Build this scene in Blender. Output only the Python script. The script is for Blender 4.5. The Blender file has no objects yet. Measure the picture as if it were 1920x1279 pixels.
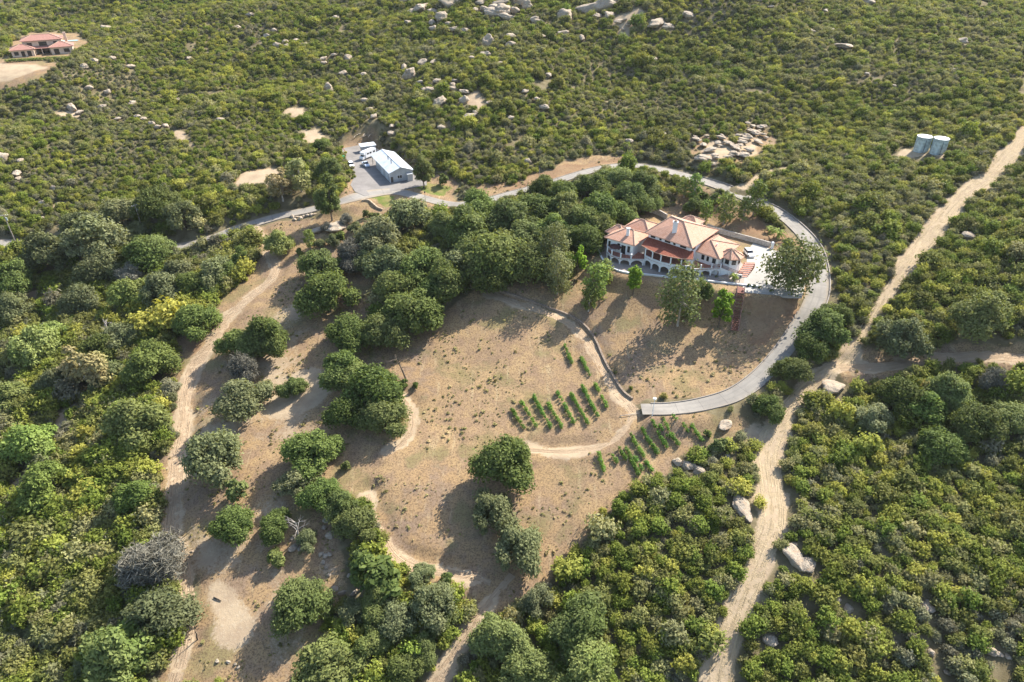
import bpy, math, random
import numpy as np
from mathutils import Vector, Matrix, Euler

# ------------------------------------------------------------------ camera, sky, sun, exposure
scene = bpy.context.scene
C = scene.collection
CAM_H = 92.0
PITCH = math.radians(33.0)
cam_d = bpy.data.cameras.new('camera')
cam_d.lens = 24.0; cam_d.sensor_width = 36.0; cam_d.clip_start = 1.0; cam_d.clip_end = 9000.0
cam = bpy.data.objects.new('camera', cam_d); C.objects.link(cam)
cam.location = (0, 0, CAM_H); cam.rotation_euler = (math.pi/2 - PITCH, 0, 0)
scene.camera = cam
SUN_AZ = math.radians(46.0)      # to the right of straight ahead, behind the scene
SUN_EL = math.radians(40.0)
world = bpy.data.worlds.new('World'); scene.world = world; world.use_nodes = True
wn = world.node_tree.nodes; wl = world.node_tree.links
sky = wn.new('ShaderNodeTexSky'); sky.sky_type = 'NISHITA'; sky.sun_disc = False
sky.sun_elevation = SUN_EL; sky.sun_rotation = SUN_AZ
sky.air_density = 1.0; sky.dust_density = 1.2; sky.ozone_density = 1.0
wl.new(sky.outputs[0], wn['Background'].inputs[0]); wn['Background'].inputs[1].default_value = 0.115
sd = bpy.data.lights.new('sun', 'SUN'); sd.energy = 4.4; sd.angle = math.radians(0.5); sd.color = (1.0, 0.95, 0.86)
sun = bpy.data.objects.new('sun', sd); C.objects.link(sun)
S = Vector((math.sin(SUN_AZ)*math.cos(SUN_EL), math.cos(SUN_AZ)*math.cos(SUN_EL), math.sin(SUN_EL)))
sun.rotation_euler = S.to_track_quat('Z', 'Y').to_euler(); sun.location = S*300
scene.view_settings.view_transform = 'Standard'; scene.view_settings.look = 'None'
scene.view_settings.exposure = 1.40; scene.view_settings.gamma = 1.0

# ------------------------------------------------------------------ small maths
rng = np.random.default_rng(7)
random.seed(7)
cP, sP = math.cos(PITCH), math.sin(PITCH)

def ray(u, v):
    a = (u-960)/1280.0; b = (639.5-v)/1280.0
    return np.array([a, cP+b*sP, -sP+b*cP])

def at_z(u, v, z):
    d = ray(u, v); return np.array([0, 0, CAM_H]) + d*((z-CAM_H)/d[2])

def project(p):
    p = np.asarray(p, float)
    x, y, z = p[..., 0], p[..., 1], p[..., 2]-CAM_H
    dep = y*cP - z*sP; up = y*sP + z*cP
    return 960+1280*x/dep, 639.5-1280*up/dep, dep

def hash2(ix, iy, seed):
    n = (ix.astype(np.int64)*374761393 + iy.astype(np.int64)*668265263 + seed*1442695041) & 0x7fffffff
    n = ((n ^ (n >> 13))*1274126177) & 0x7fffffff
    return ((n ^ (n >> 16)) & 0xffff)/65535.0

def vnoise(x, y, scale, seed=0):
    x = np.asarray(x, float)/scale; y = np.asarray(y, float)/scale
    ix = np.floor(x); iy = np.floor(y); fx = x-ix; fy = y-iy
    fx = fx*fx*(3-2*fx); fy = fy*fy*(3-2*fy)
    a = hash2(ix, iy, seed); b = hash2(ix+1, iy, seed); c = hash2(ix, iy+1, seed); d = hash2(ix+1, iy+1, seed)
    return (a*(1-fx)+b*fx)*(1-fy) + (c*(1-fx)+d*fx)*fy - 0.5

def fbm(x, y, scale, seed=0, n=3):
    return sum(vnoise(x, y, scale/2**k, seed+k)/2**k for k in range(n))

def in_poly(x, y, poly):
    inside = np.zeros(np.shape(x), bool)
    n = len(poly)
    for i in range(n):
        x0, y0 = poly[i][0], poly[i][1]; x1, y1 = poly[(i+1) % n][0], poly[(i+1) % n][1]
        if y0 == y1: continue
        c = ((y0 > y) != (y1 > y)) & (x < (x1-x0)*(y-y0)/(y1-y0)+x0)
        inside ^= c
    return inside

def poly_dist(x, y, poly, closed=True):
    d = np.full(np.shape(x), 1e9)
    n = len(poly)
    for i in range(n if closed else n-1):
        a = poly[i]; b = poly[(i+1) % n]
        ex, ey = b[0]-a[0], b[1]-a[1]; L2 = ex*ex+ey*ey+1e-9
        t = np.clip(((x-a[0])*ex+(y-a[1])*ey)/L2, 0, 1)
        d = np.minimum(d, np.hypot(x-a[0]-t*ex, y-a[1]-t*ey))
    return d

def sstep(a, b, x):
    t = np.clip((x-a)/(b-a), 0, 1); return t*t*(3-2*t)

# ------------------------------------------------------------------ terrain from surveyed heights (picture position -> height)
SURVEY = [
 (1130,480,0),(1430,500,0),(1300,520,0),(1270,440,0),(1500,500,0),(1480,430,1),(1200,505,0),(1350,470,0),
 (860,385,-2),(960,362,1),(1080,325,4),(1180,308,5),(1280,325,5),(1370,355,4.5),(1440,390,3.5),(1510,440,2),(1545,500,.5),(1545,560,-2),
 (1500,640,-6),(1420,730,-10.5),(1330,765,-12),(1215,768,-13),
 (1350,290,9),(1350,150,23),(1350,0,46),(1740,285,14),(1900,280,18),(1900,150,29),(1900,0,46),(1680,150,26),(1620,0,47),
 (1500,230,13),(1500,310,8),(1180,200,14),(1180,80,30),
 (960,150,19),(960,0,42),(960,230,10),(960,300,4.5),(700,250,5),(735,330,0),(690,300,1),(660,340,-.5),(800,350,-.5),(640,150,14),(640,0,34),(820,60,30),(800,180,14),
 (330,250,3),(330,150,9),(330,0,28),(90,90,16),(0,0,18),(0,150,8),(0,250,0),(200,60,20),(160,200,5),(480,80,20),(480,200,9),
 (0,455,-14),(150,465,-14),(330,462,-12),(430,435,-9),(560,395,-5),(660,365,-1),
 (0,380,-9),(330,400,-7),(330,330,-3),(450,340,-1),(160,330,-5),(560,310,1),
 (100,600,-23),(300,600,-18),(0,700,-27),(100,850,-29),(0,1000,-32),(100,1270,-36),(330,800,-23),(330,1000,-27),(330,1270,-33),(-60,850,-29),(-60,1270,-38),
 (450,650,-17),(550,720,-18),(500,550,-13),(500,440,-8),(620,480,-8),(750,600,-11.5),(700,450,-5),(850,450,-3.5),(900,540,-6.5),(1000,585,-8),(1100,640,-10.5),
 (1180,745,-13),(800,650,-13),(900,750,-15.5),(700,900,-20),(900,850,-18.5),(960,905,-19.5),(1060,760,-15),(1060,850,-17.5),(1000,1000,-22),
 (780,1050,-24),(850,1270,-30),(600,1100,-27),(560,1270,-32),(1100,1100,-25),(1100,1270,-29),(1220,850,-16),(1300,950,-18),(1300,1150,-23),(1350,1270,-26),
 (1430,1000,-18),(1440,900,-16),(1450,820,-14),(1500,740,-11.5),(1600,670,-7),(1660,580,-2),(1750,450,6),(1850,350,13),(1600,450,4),(1650,380,8),(1550,350,7.5),
 (1900,480,9),(1900,640,0),(1750,660,-4.5),(1900,700,-3),(1700,800,-10.5),(1900,850,-10),(1650,1000,-16),(1900,1000,-15),(1650,1270,-24),(1900,1270,-22),(1980,1270,-21),(1980,700,-2),(1980,300,18),
 (1200,560,-4),(1300,605,-7.5),(1400,620,-7),(1200,650,-10),(1300,700,-11.5),(1050,500,-3.5),(960,440,-1),(1050,400,1),(1150,400,1.5),(1100,520,-3.5),
]
SP = np.array([at_z(*s) for s in SURVEY])
cx0, cy0, SC = 0.0, 220.0, 100.0
def _tps_fit():
    q = (SP[:, :2]-[cx0, cy0])/SC; n = len(q)
    r2 = ((q[:, None]-q[None])**2).sum(-1)
    K = 0.5*r2*np.log(r2+1e-12) + np.eye(n)*0.004
    Pm = np.c_[np.ones(n), q]
    A = np.block([[K, Pm], [Pm.T, np.zeros((3, 3))]])
    w = np.linalg.solve(A, np.r_[SP[:, 2], 0, 0, 0])
    return q, w
_q, _w = _tps_fit()
def tps(x, y):
    x = (x-cx0)/SC; y = (y-cy0)/SC
    z = _w[-3]+_w[-2]*x+_w[-1]*y
    for (qx, qy), w in zip(_q, _w[:-3]):
        r2 = (x-qx)**2+(y-qy)**2
        z = z + w*0.5*r2*np.log(r2+1e-12)
    return z

def axis(a, b, fine, grow_to_lo, grow_to_hi):
    out = list(fine); s = fine[1]-fine[0]; p = fine[0]
    lo = []
    while p > grow_to_lo: s *= 1.22; p -= s; lo.append(p)
    s = fine[-1]-fine[-2]; p = fine[-1]; hi = []
    while p < grow_to_hi: s *= 1.22; p += s; hi.append(p)
    return np.array(lo[::-1]+out+hi)
GX = axis(0, 0, np.arange(-330, 330.1, 1.15), -5000, 5000)
GY = axis(0, 0, np.r_[np.arange(28, 275, 0.95), np.arange(275, 640, 2.0)], -2500, 6000)
XX, YY = np.meshgrid(GX, GY)              # [iy, ix]
xc = np.clip(XX, -420, 420); yc = np.clip(YY, 30, 650)
# keep the extrapolation tame at the far edges of the surveyed area
uu, vv, dd = project(np.stack([xc, yc, np.zeros_like(xc)], -1))
ZZ = tps(xc, yc)
ZZ = np.clip(ZZ, -48, 75)
out = np.hypot(XX-xc, YY-yc)
ZZ = ZZ + 25*sstep(0, 900, out) + fbm(XX, YY, 420, 31)*70*sstep(0, 500, out)
ZZ = ZZ + (fbm(XX, YY, 85, 91)*13+fbm(XX, YY, 34, 95)*2.5)*sstep(285, 345, YY) + fbm(XX, YY, 40, 3)*1.4 + fbm(XX, YY, 9, 5)*0.35

def G(x, y, Z=None):
    Z = ZZ if Z is None else Z
    x = np.asarray(x, float); y = np.asarray(y, float)
    ix = np.clip(np.searchsorted(GX, x)-1, 0, len(GX)-2); iy = np.clip(np.searchsorted(GY, y)-1, 0, len(GY)-2)
    fx = (x-GX[ix])/(GX[ix+1]-GX[ix]); fy = (y-GY[iy])/(GY[iy+1]-GY[iy])
    return (Z[iy, ix]*(1-fx)+Z[iy, ix+1]*fx)*(1-fy) + (Z[iy+1, ix]*(1-fx)+Z[iy+1, ix+1]*fx)*fy

_T = np.arange(80, 1500, 1.0)
def on_ground(u, v, h=0.0):
    """point of the terrain raised by h that is seen at (u, v) in the photograph"""
    d = ray(u, v); x = d[0]*_T; y = d[1]*_T; z = CAM_H+d[2]*_T
    f = z-(G(x, y)+h); k = np.argmax(f < 0)
    if k == 0: k = len(_T)-1
    t = _T[k-1] + f[k-1]/(f[k-1]-f[k]+1e-9)
    return np.array([d[0]*t, d[1]*t, CAM_H+d[2]*t])
def wpoly(pts): return [on_ground(u, v)[:2] for u, v in pts]

def resample(P, step=1.0):
    """smooth Catmull-Rom through rows of P (any columns), about one sample per step in xy"""
    P = np.asarray(P, float); Q = np.vstack([2*P[0]-P[1], P, 2*P[-1]-P[-2]]); o = []
    for i in range(1, len(Q)-2):
        n = max(2, int(np.hypot(*(Q[i+1]-Q[i])[:2])/step))
        t = np.linspace(0, 1, n, endpoint=False)[:, None]
        a, b, c, d = Q[i-1], Q[i], Q[i+1], Q[i+2]
        o.append(0.5*((2*b)+(c-a)*t+(2*a-5*b+4*c-d)*t*t+(3*b-a-3*c+d)*t**3))
    o.append(P[-1:]); return np.vstack(o)

# ------------------------------------------------------------------ roads, tracks (pixel way-points, width in metres)
DRIVE = [(-60,458,-14,7),(0,456,-14,7),(60,460,-14.1,7),(140,468,-14.2,6.6),(215,470,-13.8,6.4),(330,463,-12.2,6.6),(400,446,-10,6.4),(450,427,-8.4,6.2),(520,406,-6.6,6.2),(590,391,-4.2,6.2),(640,377,-1.2,6.5),(685,365,-.44,8),
 (740,359,-.43,6),(790,370,-.8,5),(830,380,-1.2,4.6),(862,383,-1,4.6),(910,376,-.2,4.6),(960,363,1,4.6),(1020,347,2.4,4.6),(1080,328,3.8,4.6),(1130,315,4.6,4.8),(1180,310,5,5),(1230,316,5.1,5.2),(1290,331,5,5.6),(1350,349,4.7,6.2),(1400,371,4.1,5.6),
 (1452,394,3.2,5.0),(1492,424,2.1,5.0),(1520,456,1.1,5.2),(1532,490,.35,5.6),(1535,530,-.7,5.8),(1528,565,-2.1,5.8),(1505,607,-4.4,5.2),(1470,656,-7,4.6),(1430,702,-9.3,4.6),(1380,738,-11,4.6),(1320,757,-12.1,4.4),(1260,766,-12.8,4.2),(1203,767,-13.1,4.2)]
DR = np.array([list(at_z(u, v, z))+[w] for u, v, z, w in DRIVE])
DR = resample(DR, 1.2)
def track(px):
    p = np.array([list(on_ground(u, v))+[w] for u, v, w in px]); p = resample(p, 1.1)
    p[:, 2] = G(p[:, 0], p[:, 1]); k = np.ones(9)/9
    z = np.convolve(np.pad(p[:, 2], 4, mode='edge'), k, 'valid'); p[:, 2] = z
    return p
TRACKS = {
 'ridge': track([(1935,240,5),(1905,278,6),(1862,322,5.6),(1812,362,5.5),(1775,405,5.6),(1735,455,5.4),(1700,500,4.4),(1660,560,2.8),(1622,618,2.5),(1588,668,3.2),(1530,712,3.8),(1480,765,4.6),(1450,815,5.4),(1438,860,6.0),(1445,920,5.6),(1445,985,5.0),(1420,1050,5.0),(1392,1130,4.6),(1365,1205,4.3),(1345,1285,4.2),(1322,1370,4.2)]),
 'spur': track([(1575,690,3.5),(1650,688,4),(1740,676,4.2),(1830,667,4.2),(1930,675,4.2),(2050,690,4.2)]),
 'wallpath': track([(893,538,2.4),(950,562,2.7),(1008,580,2.7),(1068,607,2.7),(1103,643,2.7),(1130,690,2.6),(1158,735,2.6),(1190,768,3.2)]),
 'rowpath': track([(985,842,1.8),(1060,846,1.9),(1130,836,1.8),(1165,812,1.8),(1188,778,2.2)]),
 'bend': track([(752,740,1.6),(770,770,2),(772,800,2),(757,828,1.8),(725,850,1.6)]),
 'low': track([(690,925,1.6),(702,970,1.8),(722,1012,2),(748,1048,2.8),(800,1070,3.0),(860,1076,2.6),(920,1090,2.0)]),
 'gully': track([(960,1075,2),(920,1125,2),(888,1165,2.2),(860,1210,2.0),(830,1260,1.8),(800,1320,1.8)]),
 'valley': track([(478,425,3),(505,470,3),(515,510,3.2),(480,548,3.2),(435,588,3.2),(405,630,3.4),(365,685,3.6),(348,745,3.2),(343,800,3.2),(332,860,3.2),(328,930,3.4),(322,1000,3.4),(345,1080,3.2),(350,1170,3.0),(340,1240,3.0),(310,1330,3.0)]),
 'upperspur': track([(1392,352,3),(1440,326,2.6),(1500,310,2.2)]),
}
ARC_PX = [(250,1290,.7),(300,1262,.7),(345,1252,.7),(390,1262,.7),(412,1290,.7)]

PAD = [(1123,468),(1124,484),(1140,500),(1165,511),(1200,519),(1250,525),(1300,533),(1350,541),(1400,548),(1450,552),(1490,556),(1535,540),(1542,500),(1515,480),(1470,476),(1450,468),(1400,448),(1350,433),(1330,415),(1310,390),(1270,385),(1225,392),(1190,405),(1150,435)]
PADW = [at_z(u, v, 0)[:2] for u, v in PAD]
YARD = [(636,279),(692,268),(740,300),(800,330),(800,347),(770,352),(700,364),(684,367),(666,359),(657,346),(666,327),(655,305)]
YARDW = [at_z(u, v, -.3)[:2] for u, v in YARD]
def flatten(Z, poly, z, blend):
    p = np.array(poly); lo = p.min(0)-blend-2; hi = p.max(0)+blend+2
    m = (XX > lo[0]) & (XX < hi[0]) & (YY > lo[1]) & (YY < hi[1])
    x, y = XX[m], YY[m]; d = poly_dist(x, y, poly); d = np.where(in_poly(x, y, poly), 0, d)
    w = 1-sstep(1.0, blend, d); Z[m] = Z[m]*(1-w)+z*w
FARPAD = [at_z(u, v, 16)[:2] for u, v in [(15,112),(120,112),(165,80),(140,62),(50,62),(20,85)]]
flatten(ZZ, FARPAD, 16.0, 70)
flatten(ZZ, PADW, -0.06, 5.0)
flatten(ZZ, YARDW, -0.45, 7.0)
ROADMASK = np.full(XX.shape, 99.0)        # distance beyond the edge of the nearest road or track
PALE = np.zeros(XX.shape)
def carve(P, drop, blend, reach=0.8):
    best = np.full(XX.shape, 1e9); bz = np.zeros(XX.shape)
    for x, y, z, w in P:
        R = w/2+blend+1
        i0, i1 = np.searchsorted(GX, [x-R, x+R]); j0, j1 = np.searchsorted(GY, [y-R, y+R])
        if i1 <= i0 or j1 <= j0: continue
        d = np.hypot(XX[j0:j1, i0:i1]-x, YY[j0:j1, i0:i1]-y)-w/2
        b = best[j0:j1, i0:i1]; s = d < b
        b[s] = d[s]; bz[j0:j1, i0:i1][s] = z-drop
    m = best < 1e8
    w = 1-sstep(reach, reach+blend, best[m])
    ZZ[m] = ZZ[m]*(1-w)+bz[m]*w
    np.minimum(ROADMASK, best, out=ROADMASK)
    return best
DRIVEM = carve(DR, 0.14, 5.0, 1.0)
tb = np.full(XX.shape, 99.0)
for k, P in TRACKS.items():
    tb = np.minimum(tb, carve(P, 0.10, 2.5, 0.7))

# cover of the land: where the scrub has been cleared
CLEAR1 = wpoly([(470,430),(520,415),(560,412),(640,392),(690,392),(720,410),(690,455),(640,470),(700,500),(730,520),(690,600),(700,640),(800,600),(870,560),(890,540),(960,560),(1080,625),(1130,700),(1190,760),(1215,778),(1300,775),(1390,762),(1415,790),(1350,840),(1270,862),(1205,915),(1110,968),(1050,1060),(1010,1110),(930,1150),(880,1120),(770,1078),(705,1000),(690,960),(650,905),(610,960),(645,1040),(640,1095),(600,1200),(575,1300),(270,1300),(330,1200),(375,1100),(310,1010),(290,900),(312,800),(335,745),(300,700),(330,650),(318,640),(400,590),(420,560),(460,520),(480,480)])
CLEAR2 = wpoly([(890,535),(950,545),(985,515),(1010,540),(1060,540),(1085,480),(1110,455),(1128,470),(1165,515),(1300,535),(1480,562),(1495,600),(1440,695),(1330,755),(1190,752),(1140,690),(1080,615),(985,572)])
CLEAR3 = wpoly([(632,285),(640,262),(700,240),(720,290),(800,325),(850,340),(840,368),(870,388),(800,398),(700,405),(640,400),(600,412),(650,350),(655,320)])
CLEAR4 = wpoly([(1285,335),(1420,402),(1515,460),(1515,490),(1400,492),(1320,445),(1235,400),(1260,370)])
CLEAR5 = wpoly([(-40,112),(60,112),(118,122),(75,150),(30,163),(-40,170)])
CLEAR6 = wpoly([(875,345),(950,348),(1040,312),(1100,292),(1185,292),(1190,306),(1180,312),(1080,330),(960,368),(905,378)])
CLEAR7 = wpoly([(1295,290),(1300,262),(1365,255),(1400,235),(1440,240),(1450,275),(1400,310),(1345,325),(1330,310)])
CLEAR8 = wpoly([(1575,680),(1640,665),(1740,656),(1930,652),(1930,690),(1750,690),(1690,705),(1640,720),(1580,712)])
CLEAR9 = wpoly([(435,345),(450,325),(500,318),(535,322),(520,345),(460,352)])
CLEARS = [CLEAR1, CLEAR2, CLEAR3, CLEAR4, CLEAR5, CLEAR6, CLEAR7, CLEAR8, CLEAR9, PADW, YARDW, FARPAD]
PALES = [wpoly(p) for p in [
 [(-40,120),(60,120),(92,128),(20,150),(-40,156)],
 [(370,1110),(400,1085),(470,1140),(480,1190),(440,1215),(380,1165)], [(490,740),(540,700),(600,690),(610,740),(540,800),(480,780)],
 [(1150,35),(1205,12),(1200,40),(1175,78),(1157,78)], [(870,200),(890,165),(905,185),(895,210)], [(325,245),(340,240),(362,275),(350,285),(335,270)],
 [(440,342),(455,325),(515,318),(530,330),(515,345),(460,350)], [(1310,300),(1335,265),(1420,262),(1420,290),(1370,300),(1345,330),(1330,325)],
 [(1205,90),(1222,80),(1218,112),(1208,112)],[(520,215),(560,200),(570,212),(555,222)],[(560,250),(600,240),(610,255),(580,275)],[(90,210),(150,205),(160,220),(110,222)],
 [(1675,295),(1690,280),(1720,285),(1780,300),(1790,292),(1760,285),(1700,300)], [(100,390),(118,380),(122,392),(110,398)],[(110,415),(130,420),(128,432)],
 [(85,800),(120,770),(160,760),(140,790),(90,830)],[(1390,790),(1430,780),(1430,880),(1470,980),(1420,930),(1395,850)],
 [(0,930),(30,890),(60,880),(30,920),(0,960)],[(40,560),(80,535),(95,545),(50,575)]]]
REDS = [wpoly(p) for p in [[(880,350),(1040,315),(1180,292),(1180,305),(1080,325),(960,360)],[(1395,560),(1490,565),(1495,595),(1440,650),(1400,640)],[(835,335),(890,305),(870,350)],[(330,640),(400,600),(370,680)],[(1290,375),(1420,400),(1500,460),(1400,450)]]]
LAWNS = [wpoly(p) for p in [[(680,372),(700,362),(745,368),(735,385),(720,398),(695,385)],[(762,352),(800,342),(840,350),(830,372),(800,365)]]]
jx = XX+fbm(XX, YY, 7, 11)*4.0; jy = YY+fbm(XX, YY, 7, 17)*4.0
FIELD = np.zeros(XX.shape); 
near = (np.abs(XX) < 420) & (YY > 20) & (YY < 660)
ii = np.where(near)
fx_, fy_ = jx[ii], jy[ii]; gx_, gy_ = XX[ii], YY[ii]
def mask_of(polys, x, y):
    m = np.zeros(x.shape, bool)
    for p in polys:
        a = np.array(p); k = np.where((x > a[:, 0].min()) & (x < a[:, 0].max()) & (y > a[:, 1].min()) & (y < a[:, 1].max()))[0]
        m[k] |= in_poly(x[k], y[k], p)
    return m
def blur(M):
    P = np.pad(M, 1, mode='edge'); return sum(P[a:a+M.shape[0], b:b+M.shape[1]] for a in range(3) for b in range(3))/9
def grid_mask(polys):
    M = np.zeros(XX.shape); M[ii] = mask_of(polys, fx_, fy_); return blur(M)
FIELD = grid_mask(CLEARS)
PALE = np.maximum(grid_mask(PALES), 1-sstep(-0.4, 1.3, tb + fbm(XX, YY, 5, 23)*2.5))
_er = grid_mask([wpoly([(400,600),(560,560),(690,560),(640,640),(600,700),(620,800),(560,900),(540,960),(640,1060),(600,1200),(575,1300),(270,1300),(330,1200),(380,1100),(320,1010),(300,900),(330,740)])])
PALE = np.maximum(PALE, _er*np.clip(.36+fbm(XX, YY, 11, 57)*.75+fbm(XX, YY, 3.5, 59)*.35, 0, .85))
LAWN = grid_mask(LAWNS); RED = grid_mask(REDS)
CLEARED = np.clip(np.maximum(FIELD, np.maximum(PALE > .35, np.maximum(ROADMASK < 0.5, DRIVEM < 2.0))), 0, 1)
CLEARED = np.maximum(CLEARED, grid_mask(LAWNS))
_oc = grid_mask([CLEAR7]); CLEARED = np.where((_oc > .5) & (fbm(XX, YY, 9, 99) > .08), .15, CLEARED)
# ------------------------------------------------------------------ materials
class NT:
    def __init__(s, name):
        s.m = bpy.data.materials.new(name); s.m.use_nodes = True; s.t = s.m.node_tree; s.n = s.t.nodes; s.l = s.t.links
        s.b = s.n['Principled BSDF']; s.b.inputs['Roughness'].default_value = 0.9; s.b.inputs['Specular IOR Level'].default_value = 0.2
        s.out = s.n['Material Output']
    def new(s, t, **kw):
        n = s.n.new(t)
        for k, v in kw.items(): setattr(n, k, v)
        return n
    def put(s, sock, v):
        if isinstance(v, (int, float)): sock.default_value = v
        elif isinstance(v, (tuple, list)): sock.default_value = tuple(v)+((1,) if len(v) == 3 and sock.type == 'RGBA' else ())
        else: s.l.new(v, sock)
    def pos(s): return s.new('ShaderNodeNewGeometry').outputs['Position']
    def noise(s, vec, scale, detail=3, rough=.55, col=False):
        n = s.new('ShaderNodeTexNoise'); s.put(n.inputs['Scale'], scale); s.put(n.inputs['Detail'], detail); s.put(n.inputs['Roughness'], rough)
        if vec is not None: s.l.new(vec, n.inputs['Vector'])
        return n.outputs['Color' if col else 'Fac']
    def ramp(s, fac, a, b):
        n = s.new('ShaderNodeMapRange'); n.interpolation_type = 'SMOOTHSTEP'; s.put(n.inputs[0], fac); n.inputs[1].default_value = a; n.inputs[2].default_value = b
        return n.outputs[0]
    def mix(s, f, a, b, mode='MIX'):
        n = s.new('ShaderNodeMix'); n.data_type = 'RGBA'; n.blend_type = mode
        s.put(n.inputs[0], f); s.put(n.inputs[6], a); s.put(n.inputs[7], b); return n.outputs[2]
    def math(s, op, a, b=0.0):
        n = s.new('ShaderNodeMath'); n.operation = op; s.put(n.inputs[0], a); s.put(n.inputs[1], b); return n.outputs[0]
    def attr(s, name, out='Color'):
        n = s.new('ShaderNodeAttribute'); n.attribute_name = name; return n.outputs[out]
    def sep(s, c):
        n = s.new('ShaderNodeSeparateColor'); s.l.new(c, n.inputs[0]); return n.outputs
    def rand(s): return s.new('ShaderNodeObjectInfo').outputs['Random']
    def mapping(s, vec, scale=(1,1,1), rot=(0,0,0)):
        n = s.new('ShaderNodeMapping'); s.l.new(vec, n.inputs[0]); n.inputs['Scale'].default_value = scale; n.inputs['Rotation'].default_value = rot; return n.outputs[0]
    def bump(s, h, strength=.5, dist=.2):
        n = s.new('ShaderNodeBump'); s.put(n.inputs['Height'], h); n.inputs['Strength'].default_value = strength; n.inputs['Distance'].default_value = dist
        s.l.new(n.outputs[0], s.b.inputs['Normal'])
    def base(s, c): s.put(s.b.inputs['Base Color'], c)

def flat(name, col, rough=.8, metal=0.0, var=.12, scale=.8, spec=.3):
    """a plain painted or built surface with weathering at two sizes"""
    t = NT(name); p = t.new('ShaderNodeTexCoord').outputs['Object']
    n1 = t.noise(p, scale, 4); n2 = t.noise(p, scale*9, 3)
    f = t.math('ADD', t.math('MULTIPLY', n1, .7), t.math('MULTIPLY', n2, .3))
    d = tuple(c*(1-var*1.6) for c in col); b = tuple(min(1, c*(1+var)) for c in col)
    t.base(t.mix(t.ramp(f, .3, .7), d, b)); t.b.inputs['Roughness'].default_value = rough; t.b.inputs['Metallic'].default_value = metal
    t.b.inputs['Specular IOR Level'].default_value = spec
    return t.m

def ground_mat():
    t = NT('ground_cover'); p = t.pos(); a = t.sep(t.attr('cover')); k2 = t.sep(t.attr('cover_b'))
    big = t.noise(p, .035, 4); mid = t.noise(p, .22, 4, .6); fine = t.noise(p, 1.6, 4, .7); tiny = t.noise(p, 5.0, 2, .7)
    streak = t.noise(t.mapping(p, (0.63, 0.084, 0.21), (0, 0, .35)), 1.2, 3, .6)
    litter = t.mix(t.ramp(mid, .35, .7), (.125, .10, .055), (.22, .18, .105))
    litter = t.mix(t.math('MULTIPLY', t.ramp(fine, .5, .75), .5), litter, (0.056, 0.063, 0.0245))
    straw = t.mix(t.ramp(mid, .35, .65), (0.357, 0.244, 0.126), (0.269, 0.181, 0.113))
    straw = t.mix(t.math('MULTIPLY', t.ramp(big, .42, .62), .8), straw, t.mix(t.ramp(mid, .4, .6), (0.316, 0.208, 0.11), (0.246, 0.175, 0.121)))
    straw = t.mix(t.math('MULTIPLY', t.ramp(fine, .5, .66), .75), straw, (0.185, 0.125, 0.0744))
    straw = t.mix(t.math('MULTIPLY', t.ramp(streak, .55, .75), .55), straw, (0.427, 0.333, 0.196))
    straw = t.mix(t.math('MULTIPLY', t.ramp(t.noise(p, .11, 4), .52, .66), .55), straw, (0.198, 0.179, 0.0666))
    straw = t.mix(t.math('MULTIPLY', t.ramp(t.noise(p, 2.6, 3, .8), .50, .60), .8), straw, (0.13, 0.0864, 0.0527))
    pale = t.mix(t.ramp(mid, .35, .7), (0.42, 0.322, 0.21), (0.329, 0.245, 0.161))
    pale = t.mix(t.math('MULTIPLY', t.ramp(fine, .5, .75), .5), pale, (0.462, 0.385, 0.28))
    pale = t.mix(t.math('MULTIPLY', t.ramp(tiny, .66, .76), .5), pale, (0.196, 0.14, 0.091))
    lawn = t.mix(t.ramp(mid, .35, .65), (0.119, 0.154, 0.035), (0.231, 0.196, 0.077))
    red = t.mix(t.ramp(mid, .35, .65), (0.221, 0.131, 0.077), (0.294, 0.193, 0.108))
    red = t.mix(t.math('MULTIPLY', t.ramp(fine, .5, .7), .7), red, (0.147, 0.108, 0.0616))
    jit = t.math('ADD', t.math('MULTIPLY', t.math('SUBTRACT', fine, .5), 1.1), t.math('MULTIPLY', t.math('SUBTRACT', mid, .5), 1.0))
    c = t.mix(t.ramp(t.math('ADD', a[0], jit), .35, .65), litter, straw)
    c = t.mix(t.math('MULTIPLY', t.ramp(t.math('ADD', k2[0], jit), .35, .75), .85), c, red)
    c = t.mix(t.ramp(t.math('ADD', a[1], jit), .35, .8), c, pale)
    c = t.mix(t.ramp(t.math('ADD', a[2], jit), .35, .7), c, lawn)
    t.base(c); t.bump(t.math('ADD', t.math('MULTIPLY', fine, .7), t.math('MULTIPLY', tiny, .3)), .55, .22)
    t.b.inputs['Roughness'].default_value = 1.0; t.b.inputs['Specular IOR Level'].default_value = .05
    return t.m

def track_mat(name, cols):
    t = NT(name); p = t.pos(); uv = t.new('ShaderNodeUVMap').outputs[0]
    mid = t.noise(p, .3, 4, .6); fine = t.noise(p, 2.2, 4, .7); tiny = t.noise(p, 7, 2)
    rut = t.noise(t.mapping(uv, (5.5, .045, 1)), 1.0, 4, .62)
    c = t.mix(t.ramp(mid, .3, .7), cols[0], cols[1]); c = t.mix(t.math('MULTIPLY', t.ramp(rut, .53, .68), .75), c, cols[2])
    c = t.mix(t.math('MULTIPLY', t.ramp(fine, .55, .72), .5), c, cols[3]); c = t.mix(t.math('MULTIPLY', t.ramp(tiny, .66, .76), .6), c, cols[2])
    t.base(c); t.bump(t.math('ADD', t.math('MULTIPLY', rut, 1.6), t.math('MULTIPLY', fine, .6)), 1.0, .35)
    t.b.inputs['Roughness'].default_value = 1; t.b.inputs['Specular IOR Level'].default_value = .05
    return t.m

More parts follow.
